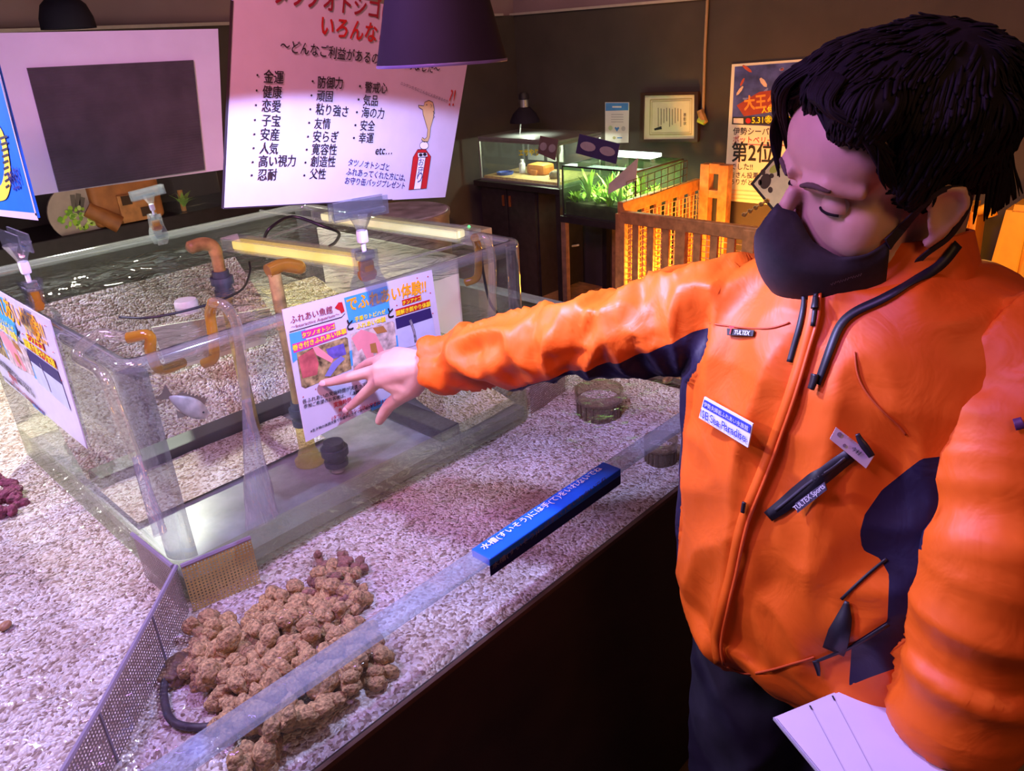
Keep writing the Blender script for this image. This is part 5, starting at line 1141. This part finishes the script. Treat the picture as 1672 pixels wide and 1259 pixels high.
for k in range(14):                                        # long side lock curving down over the temple, left side of the head
    j = rnd.uniform(-1, 1) * .006; lock([hp(.050 + j, .070, .098), hp(.067 + j, .056, .072), hp(.074, .046 + j, .042), hp(.075, .040 + j, .030 - .008 * rnd.random())], rnd.uniform(.0011, .002))
for k in range(16):
    j = rnd.uniform(-1, 1) * .006; lock([hp(-.040 + j, .080, .098), hp(-.056 + j, .086, .070), hp(-.064, .080 + j, .040), hp(-.060 + j * .5, .080, .008 - .012 * rnd.random())], rnd.uniform(.0010, .0018))
for k in range(90):                                        # nape and sideburns
    sg = rnd.choice((-1, 1)); y_ = rnd.uniform(-.12, .02); x_ = sg * (.072 - .5 * max(0, -.06 - y_)); lock([surf(hp(x_, y_, .03), .001), surf(hp(x_, y_, .005), .0025), hp(x_ * .98, y_ + .002, (.004 if y_ > -.05 else -.036))], rnd.uniform(.0012, .002))
obj('hair_locks', lk, hairm, hair, smooth=True)

# ---- jacket
J = MB(); n = 36; rows = []
rings = [(.792, .815, .235, .182, .135), (.812, .815, .236, .196, .146), (.88, .815, .238, .207, .158), (.96, .815, .24, .208, .160), (1.05, .815, .242, .206, .156), (1.14, .815, .246, .206, .148), (1.20, .815, .248, .200, .136), (1.245, .817, .247, .170, .115), (1.275, .818, .247, .125, .096), (1.295, .818, .247, .090, .084), (1.30, .818, .247, .05, .05)]
for z, x, y, a, b in rings:
    for j in range(n):
        t_ = 2 * math.pi * j / n; cs, sn_ = math.cos(t_), math.sin(t_); e_ = 2 / 2.5
        rows.append((x + b * math.copysign(abs(cs) ** e_, cs), y + a * math.copysign(abs(sn_) ** e_, sn_), z))
k = len(rings); J.add(rows, [(i * n + j, i * n + (j + 1) % n, (i + 1) * n + (j + 1) % n, (i + 1) * n + j) for i in range(k - 1) for j in range(n)] + [tuple(range(n - 1, -1, -1)), tuple(range((k - 1) * n, k * n))])
armR = [Vector((.818, .34, 1.225)), Vector((.787, .43, 1.215)), Vector((.750, .52, 1.186)), ELR, ELR.lerp(WR, .5), WR.lerp(ELR, .06)]; rR = [.078, .068, .056, .050, .046, .042]
armL = [Vector((.815, .145, 1.225)), SHL + Vector((0, -.03, -.03)), SHL.lerp(ELL, .45), ELL, ELL.lerp(WL, .5), WL.lerp(ELL, .04)]; rL = [.083, .083, .073, .063, .058, .054]
J.tube(smoothpath(armR, 5), np.interp(np.linspace(0, 5, 26), range(6), rR), 22); J2 = MB(); J2.tube(smoothpath(armL, 5), np.interp(np.linspace(0, 5, 26), range(6), rL), 22)
cuffc, cuffd = WL.lerp(ELL, .04), (ELL - WL).normalized(); J2.tube([cuffc - cuffd * .002, cuffc + cuffd * .085], [.058, .066], 22); J.tube(smoothpath(armL[:3], 5)[:8], [.072] * 8, 20)
jv, jn, jf = fuse(J, .0055, 5, .5); kv, kn, kf = fuse(J2, .0055, 3, .5); n_tor = len(jv); kf = [tuple(i + n_tor for i in q) for q in kf]; jv = np.vstack([jv, kv]); jn = np.vstack([jn, kn]); jf = jf + kf
def along(path, p):
    best = (9, 0, None, 0); s0 = 0
    tot = sum((path[i + 1] - path[i]).length for i in range(len(path) - 1))
    for i in range(len(path) - 1):
        a, b = path[i], path[i + 1]; l = (b - a).length; t_ = max(0, min(1, (p - a).dot(b - a) / (l * l))); q_ = a.lerp(b, t_); d_ = (p - q_).length
        if d_ < best[0]: best = (d_, s0 + l * t_, q_, (s0 + l * t_) / tot)
        s0 += l
    return best
def ridge(x): return 1 - 2.2 * abs(x)
disp = np.zeros(len(jv)); reg = []
for i, p in enumerate(jv):
    P = Vector(p); rR_ = along(armR, P); rL_ = along(armL, P)
    isR = P.y > .42 or (rR_[0] < .085 and P.y > .40); isL = i >= n_tor
    if isR or isL:
        d_, s_, q_, fr_ = rR_ if isR else rL_; w = P - q_; ang = math.atan2(w.z, w.x + w.y * .3); sl = s_ + .022 * math.cos(ang - .6)
        n1 = noise.noise((sl * 19, math.cos(ang) * .8 + (3 if isR else 9), math.sin(ang) * .8)); n2 = noise.noise((sl * 52, math.cos(ang) * 1.5, math.sin(ang) * 1.5 + 7)); n3 = noise.noise((s_ * 9, ang * .6 + 4, 2))
        fade = min(1, s_ / .08) if isL else 1; disp[i] = fade * ((.0145 if isR else .0035) * (ridge(n1) - .5) + (0 if isR else .010 * (ridge(noise.noise((s_ * 12 + math.cos(ang) * 1.4, math.sin(ang) * 1.3, 5))) - .5)) + (.0035 if isR else .0010) * (ridge(n2) - .45) + .005 * n3)
        reg.append(1 if isR else 2)
    else:
        z = P.z; dr = noise.noise((P.y * 11 + P.z * 2.4, P.x * 6, P.z * 3.0)); dg = noise.noise((P.y * 9 - P.z * 9, P.x * 9, P.z * 9 + P.y * 12)); fine = noise.noise((P.y * 26 + P.z * 6, P.x * 20, P.z * 14))
        low = max(0, min(1, (1.0 - z) / .15))
        disp[i] = .010 * (ridge(dr) - .5) + .010 * (ridge(dg) - .5) * (.5 + .5 * low) + .0022 * fine
        if .80 < z < .85: disp[i] += .006 * math.sin((z - .80) / .05 * math.pi)
        reg.append(0)
jv2 = jv + jn * disp[:, None]
NAVY = [(1540, 745), (1505, 749), (1480, 768), (1440, 800), (1412, 840), (1404, 870), (1408, 898), (1437, 912), (1452, 939), (1449, 1014), (1391, 1051), (1386, 1120), (1421, 1106), (1483, 1084), (1530, 1060), (1545, 928), (1560, 800)]
def sdist(px, py, pl):
    d = 1e9
    for i in range(len(pl)):
        ax_, ay_ = pl[i]; bx_, by_ = pl[(i + 1) % len(pl)]; dx, dy = bx_ - ax_, by_ - ay_; t_ = max(0, min(1, ((px - ax_) * dx + (py - ay_) * dy) / (dx * dx + dy * dy))); d = min(d, math.hypot(px - ax_ - t_ * dx, py - ay_ - t_ * dy))
    return d if inside(px, py, pl) else -d
nav = []                                 # which cloth: above zero navy, below zero orange
for i, p in enumerate(jv2):
    r_ = reg[i]; P = Vector(p); val = -1.0
    if r_ == 1:
        d_, s_, ax, fr_ = along(armR, P); rel = (P.z - ax.z) / .06
        val = (np.interp(fr_, [.0, .22, .45, .62, .78, .9, 1], [.15, .05, -.42, -.62, -.80, -1.5, -2]) - rel) * 30
    elif r_ == 2:
        d_, s_, ax, fr_ = along(armL, P); val = min((.55 - fr_) * 100, (P.y - ax.y - .030) * 700, (P.x - ax.x + .04) * 700)
    else:
        if p[0] < .82: val = sdist(*project(p), NAVY)
        else: val = min((1.12 - p[2]) * 500, (abs(p[1] - .25) - .15) * 500, (p[0] - .86) * 500 if p[1] > .25 else 99)
    nav.append(max(-40, min(40, val)))
def cloth_material(name, two):
    m = bpy.data.materials.new(name); m.use_nodes = True; nt = m.node_tree; b = nt.nodes['Principled BSDF']; b.inputs['Roughness'].default_value = .5; b.inputs['Specular IOR Level'].default_value = .32
    tc = node(nt, 'ShaderNodeTexCoord'); nz = node(nt, 'ShaderNodeTexNoise'); nz.inputs['Scale'].default_value = 60; nz.inputs['Detail'].default_value = 5; nt.links.new(tc.outputs['Object'], nz.inputs['Vector'])
    rp = node(nt, 'ShaderNodeValToRGB'); rp.color_ramp.elements[0].color = (.66, .098, .005, 1); rp.color_ramp.elements[1].color = (.76, .122, .007, 1); nt.links.new(nz.outputs['Fac'], rp.inputs[0])
    at_ = node(nt, 'ShaderNodeAttribute'); at_.attribute_name = 'cloth'; gt = node(nt, 'ShaderNodeMath', operation='GREATER_THAN'); gt.inputs[1].default_value = 0.0; nt.links.new(at_.outputs['Fac'], gt.inputs[0])
    mx = node(nt, 'ShaderNodeMixRGB'); mx.inputs[2].default_value = (.016, .010, .032, 1); nt.links.new(gt.outputs[0], mx.inputs[0]); nt.links.new(rp.outputs[0], mx.inputs[1]); nt.links.new(mx.outputs[0], b.inputs['Base Color'])
    w1 = node(nt, 'ShaderNodeTexNoise'); w1.inputs['Scale'].default_value = 17; w1.inputs['Detail'].default_value = 3; w1.inputs['Distortion'].default_value = 1.5; nt.links.new(tc.outputs['Object'], w1.inputs['Vector'])
    bp = node(nt, 'ShaderNodeBump'); bp.inputs['Strength'].default_value = .28; bp.inputs['Distance'].default_value = .006; nt.links.new(w1.outputs['Fac'], bp.inputs['Height']); nt.links.new(bp.outputs[0], b.inputs['Normal'])
    return m
jk_two = cloth_material('jacket_cloth', True)
def add_cloth(o, vals):
    a_ = o.data.attributes.new('cloth', 'FLOAT', 'POINT'); a_.data.foreach_set('value', [float(x) for x in vals])
jacket = obj('jacket', to_mb(jv2[:n_tor], [q for q in jf if q[0] < n_tor]), jk_two, person, smooth=True); add_cloth(jacket, nav[:n_tor])
sleeve = obj('sleeve', to_mb(jv2[n_tor:], [tuple(i - n_tor for i in q) for q in jf if q[0] >= n_tor]), jk_two, jacket, smooth=True); add_cloth(sleeve, nav[n_tor:])
# standing collar
ctr0, ctr1 = Vector((.818, .245, 1.262)), hp(0, -.026, -.052); cz = ctr1 - ctr0; cu = Vector((0, 1, 0)); cv = cz.normalized().cross(cu).normalized(); cu = cv.cross(cz.normalized())
cm = MB(); nn = 44; kk = 7; vs = []
for side in (0, 1):
    for i in range(kk + 1):
        t_ = i / kk
        for j in range(nn):
            a = 2 * math.pi * j / nn; rad = (.090 - .027 * t_ - .005 * side + .0016 * math.sin(9 * a + 3 * t_)) * (1 + .10 * (1 - t_) ** 2); vs.append(ctr0 + cz * (t_ * .86 - .10) + cu * (math.cos(a) * rad * 1.0) + cv * (math.sin(a) * rad * .95) + Vector((0, 0, .012 * t_ * math.cos(a + 2.5))))
q_ = nn * (kk + 1); fs = [(i * nn + j, i * nn + (j + 1) % nn, (i + 1) * nn + (j + 1) % nn, (i + 1) * nn + j) for i in range(kk) for j in range(nn)]
fs += [tuple(q_ + x for x in reversed(f_)) for f_ in fs] + [(kk * nn + j, kk * nn + (j + 1) % nn, q_ + kk * nn + (j + 1) % nn, q_ + kk * nn + j) for j in range(nn)]
cm.add(vs, fs); collar = obj('collar', cm, jk_or, jacket, smooth=True, angle=50)
# trims, zip and writing lie on the cloth
allv = [Vector(p) for p in jv2] + list(vs); off_ = len(jv2); jb = BVHTree.FromPolygons(allv, list(jf) + [tuple(i + off_ for i in f_) for f_ in fs])
CAM = Vector((0, 0, CAMZ))
def onc(px, py):
    w = Vector(_R @ np.array([px - CX, py - CY, FPX])).normalized(); h = jb.ray_cast(CAM + w * .2, w); return (h[0], h[1] if h[1].dot(w) < 0 else -h[1]) if h[0] is not None else (None, None)
def strip(name, pix, w, m, off=.0018, parent=jacket, dens=5, thick=.0012):
    pts, nrm = [], []
    sp_ = smoothpath([(x, y, 0) for x, y in pix], dens)
    for p in sp_:
        h, n_ = onc(p.x, p.y)
        if h is not None: pts.append(h); nrm.append(n_)
    if len(pts) < 3: return None
    P_ = np.array(pts); N_ = np.array(nrm)
    for _ in range(2): P_[1:-1] = (P_[:-2] + 2 * P_[1:-1] + P_[2:]) / 4; N_[1:-1] = (N_[:-2] + N_[1:-1] + N_[2:]) / 3
    ww = w if not hasattr(w, '__len__') else list(np.interp(np.linspace(0, 1, len(P_)), np.linspace(0, 1, len(w)), w))
    mb = MB().ribbon([Vector(p) + Vector(q).normalized() * off for p, q in zip(P_, N_)], ww, [Vector(q) for q in N_], 0)
    o = obj(name, mb, m, parent, smooth=True); s_ = o.modifiers.new('thick', 'SOLIDIFY'); s_.thickness = thick; s_.offset = 0; return o
trim = mat('trim_black', (.010, .008, .014), .5); org2 = mat('zip_orange', (.62, .085, .010), .45)
ZIP = [(1338, 480), (1333, 520), (1318, 580), (1296, 650), (1268, 730), (1240, 800), (1220, 850), (1208, 900), (1198, 950), (1184, 1000), (1176, 1040), (1180, 1080)]
strip('zip_flap', [(x - 5, y) for x, y in ZIP], .012, jk_or, off=.0035, thick=.003); strip('zip', [(x + 4, y) for x, y in ZIP], .0036, org2, off=.0052)
strip('zip_upper', [(1336, 478), (1334, 500), (1328, 535)], .004, trim, off=.0064)
strip('collar_stripe', [(1560, 400), (1535, 432), (1490, 465), (1440, 492), (1400, 510), (1376, 530), (1362, 560), (1350, 595), (1338, 628)], [.0095, .0095, .009, .0085, .0075], trim, off=.0036)
strip('collar_stripe', [(1310, 470), (1314, 495), (1308, 530), (1298, 565), (1290, 592)], [.002, .005, .006, .006], trim, off=.0036)
zp = strip('zip_pull', [(1338, 612), (1335, 625), (1331, 636)], [.0075, .006], mat('pull_dark', (.03, .025, .03), .4, .4), off=.007, thick=.003)
strip('zip_pull', [(1336, 490), (1335, 500), (1333, 508)], [.004, .007], mat('pull_dark', (.03, .025, .03), .4, .4), off=.0085, thick=.002)
strip('zip_pull', [(1221, 815), (1219, 824), (1218, 832)], [.004, .004], mat('pull_dark', (.03, .025, .03), .4, .4), off=.0075, thick=.002)
seam = mat('seam_orange', (.50, .065, .008), .6)
strip('yoke_seam', [(1160, 528), (1185, 532), (1220, 536), (1260, 536), (1290, 527)], .0016, seam, off=.001, thick=.0008); strip('yoke_seam', [(1396, 575), (1400, 610), (1414, 640), (1440, 670), (1465, 692), (1480, 710)], .0018, seam, off=.001, thick=.0008)
strip('pocket_zip', [(1256, 842), (1290, 818), (1330, 786), (1365, 758), (1388, 742)], [.012, .017, .0165, .013], trim, off=.0024, thick=.0010, dens=8); strip('pocket_zip_teeth', [(1268, 832), (1300, 808), (1340, 776), (1380, 746)], .003, mat('zip_teeth', (.05, .045, .06), .4), off=.0034, thick=.0006)
strip('side_pocket', [(1384, 980), (1380, 1005), (1372, 1035), (1362, 1060)], [.004, .014, .022, .022], trim, off=.003, thick=.0015); strip('hem_cord', [(1330, 1078), (1360, 1066), (1400, 1048), (1450, 1016)], [.003, .004, .004], trim, off=.003); strip('hem_cord', [(1332, 1076), (1336, 1090), (1338, 1100)], [.007, .005, .003], trim, off=.0035)
strip('side_seam', [(1448, 912), (1420, 935), (1395, 958), (1374, 978)], .003, trim, off=.001, thick=.0008)
strip('hem_seam', [(1188, 1088), (1215, 1100), (1250, 1096), (1300, 1082), (1330, 1072)], .003, seam, off=.0012, thick=.0008)
def cloth_tag(name, pix, m, texts, off=.005, parent=jacket, thick=.0015):
    """flat patch sewn on the cloth, outline and words in pixels"""
    hs = [onc(*p) for p in pix]; c = sum((h for h, _ in hs), Vector()) / len(hs)
    U = ((hs[1][0] - hs[0][0]) + (hs[2][0] - hs[3][0])); V = (hs[0][0] - hs[3][0]) + (hs[1][0] - hs[2][0]); N = U.cross(V).normalized()
    if N.dot(CAM - c) < 0: N = -N
    gr = [onc(*((1 - v_) * ((1 - u_) * np.array(pix[0]) + u_ * np.array(pix[1])) + v_ * ((1 - u_) * np.array(pix[3]) + u_ * np.array(pix[2])))) [0] for u_ in np.linspace(0, 1, 9) for v_ in np.linspace(0, 1, 5)]; hi = max((g_ - c).dot(N) for g_ in gr if g_ is not None); S = Sheet(c + N * (off * .4 + thick + max(0, hi)), U, V); b_ = board(name, S, pix, thick, m, parent)
    for t_ in texts: t_(S)
    if S.mb.v: S.build('lettering', b_)
    return b_
wl = mat('thread_white', (.75, .72, .78), .5)
cloth_tag('brand_tag', [(1187, 536), (1231, 539), (1229, 549), (1187, 547)], trim, [lambda S: S.text('TULTEX', (1200, 546), (1225, 548), wl, bold=.02), lambda S: S.text('T', (1190, 545), (1197, 546), red, bold=.05)])
pw = mat('patch_white', (.70, .72, .88), .5, var=.02); pbl = mat('patch_blue', (.03, .05, .42), .5)
cloth_tag('name_patch', [(1150, 648), (1229, 692), (1221, 731), (1141, 682)], pw, [lambda S: S.poly([(1151, 652), (1227, 694), (1225, 707), (1148, 664)], pbl, 1), lambda S: S.text('伊勢夫婦岩ふれあい水族館', (1151, 662), (1223, 703), pw, bold=.01, k=3), lambda S: S.text('ISE Sea Paradise', (1146, 680), (1219, 721), pbl, bold=.010, k=5, hs=1.15)])
cloth_tag('name_badge', [(1365, 698), (1427, 745), (1414, 765), (1355, 717)], mat('badge_white', (.66, .56, .60), .3, var=.03), [lambda S: S.text('伊勢シーパラダイス', (1383, 715), (1420, 743), mat('badge_orange', (.70, .20, .05)), k=3), lambda S: S.text('今村', (1389, 733), (1403, 743), K, bold=.01, k=3), lambda S: S.blob((1371, 709), 4, 4, mat('badge_ink', (.25, .18, .22)), 2), lambda S: S.blob((1379, 727), 3, 3, mat('badge_ink', (.25, .18, .22)), 2)], off=.011)
strip('badge_clip', [(1400, 702), (1406, 714), (1416, 728), (1422, 738)], [.004, .007, .006], mat('clip_dark', (.04, .03, .04), .35, .5), off=.0125, thick=.002)
cloth_tag('brand_strip', [(1298, 822), (1346, 787), (1350, 800), (1302, 838)], mat('tag_slate', (.09, .075, .12), .5), [lambda S: S.text('TULTEX Sports', (1301, 834), (1349, 795), wl, bold=.02, k=3)], off=.0065)
sl_ = onc(1662, 690)
if sl_[0] is not None: strip('sleeve_tag', [(1656, 694), (1664, 692), (1671, 690)], .010, mat('tag_purple', (.10, .03, .12), .5), off=.004)
mh = mat('mask_print', (.16, .13, .16), .6); mkv = BVHTree.FromPolygons([Vector(p) for p in m_.v], m_.f)
w_ = Vector(_R @ np.array([1385 - CX, 448 - CY, FPX])).normalized(); h = mkv.ray_cast(CAM + w_ * .2, w_)
if h[0] is not None:
    n_ = h[1] if h[1].dot(w_) < 0 else -h[1]; S = Sheet(h[0] + n_ * .0035, n_.cross(Vector((0, 0, 1))).normalized() * -1, Vector((0, 0, 1))); S = Sheet(h[0] + n_ * .0035, Vector((0, 0, 1)).cross(n_), Vector((0, 0, 1)) - n_ * n_.z)
    S.line([(1356 + i * 2.1, 463 - i * .68 + (2.6 if i % 2 else -1.2) * (1 if i % 5 else .3)) for i in range(25)], .0009, mh, 1); S.build('lettering', mask)

# ---- trousers and shoes
T = MB(); T.ball((.825, .25, .83), (.128, .185, .10))
for sg in (-1, 1): T.tube(smoothpath([(.825, .25 + sg * .085, .84), (.815, .25 + sg * .09, .62), (.81, .25 + sg * .095, .45), (.835, .25 + sg * .095, .28), (.85, .25 + sg * .095, .075)], 4), np.interp(np.linspace(0, 4, 17), range(5), [.105, .094, .080, .076, .074]), 20)
tv, tn, tf = fuse(T, .008, 4, .5); td = np.array([.006 * (ridge(noise.noise((p[0] * 7, p[1] * 7, p[2] * 11 + p[1] * 8))) - .45) for p in tv]); tv = tv + tn * td[:, None]
obj('trousers', to_mb(tv, tf), mat('trousers_charcoal', (.018, .014, .022), .7, var=.3), person, smooth=True)
for sg in (-1, 1):
    s_ = MB().tube(smoothpath([(.915, .25 + sg * .092, .045), (.86, .25 + sg * .093, .055), (.78, .25 + sg * .098, .045), (.70, .25 + sg * .102, .036), (.672, .25 + sg * .103, .030)], 4), [.034] * 6 + [.045] * 6 + [.042] * 4 + [.028], 14); s_.v = [(p[0], p[1], max(.012, p[2])) for p in s_.v]; sh = obj('shoe', s_, mat('shoe_black', (.02, .018, .02), .5), person, smooth=True)
    obj('sole', MB().box((.79, .25 + sg * .098, .008), (.27, .085, .016), bev=.006), mat('sole_grey', (.12, .11, .11), .6), sh)

# ---- sheets of paper held in the left hand
PD = PA + (PC_ - PB_)
pt = thing('paper_stack', (PA + PB_ + PC_ + PD) / 4, 'white sheets of ruled paper held at the hip by the person in orange', 'paper')
pmt = mat('paper_violet_lit', (.56, .48, .64), .5, var=.02)  # white paper darkened to lilac: violet light and shade painted in
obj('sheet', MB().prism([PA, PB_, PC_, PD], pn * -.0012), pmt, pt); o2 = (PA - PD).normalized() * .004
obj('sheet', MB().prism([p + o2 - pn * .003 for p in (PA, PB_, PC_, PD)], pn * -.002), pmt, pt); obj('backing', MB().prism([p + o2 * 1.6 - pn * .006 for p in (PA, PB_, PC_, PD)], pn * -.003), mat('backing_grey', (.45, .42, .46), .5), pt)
S = Sheet(PA, PB_ - PA, PA - PD)
ru = mat('rule_line', (.30, .25, .38), .5); S.line([(1323, 1154), (1400, 1300)], .0006, ru, 1); S.line([(1360, 1138), (1440, 1290)], .0006, ru, 1); S.line([(1322, 1153), (1326, 1160)], .0018, K, 2); S.line([(1359, 1137), (1363, 1145)], .0018, K, 2); S.build('print', pt)
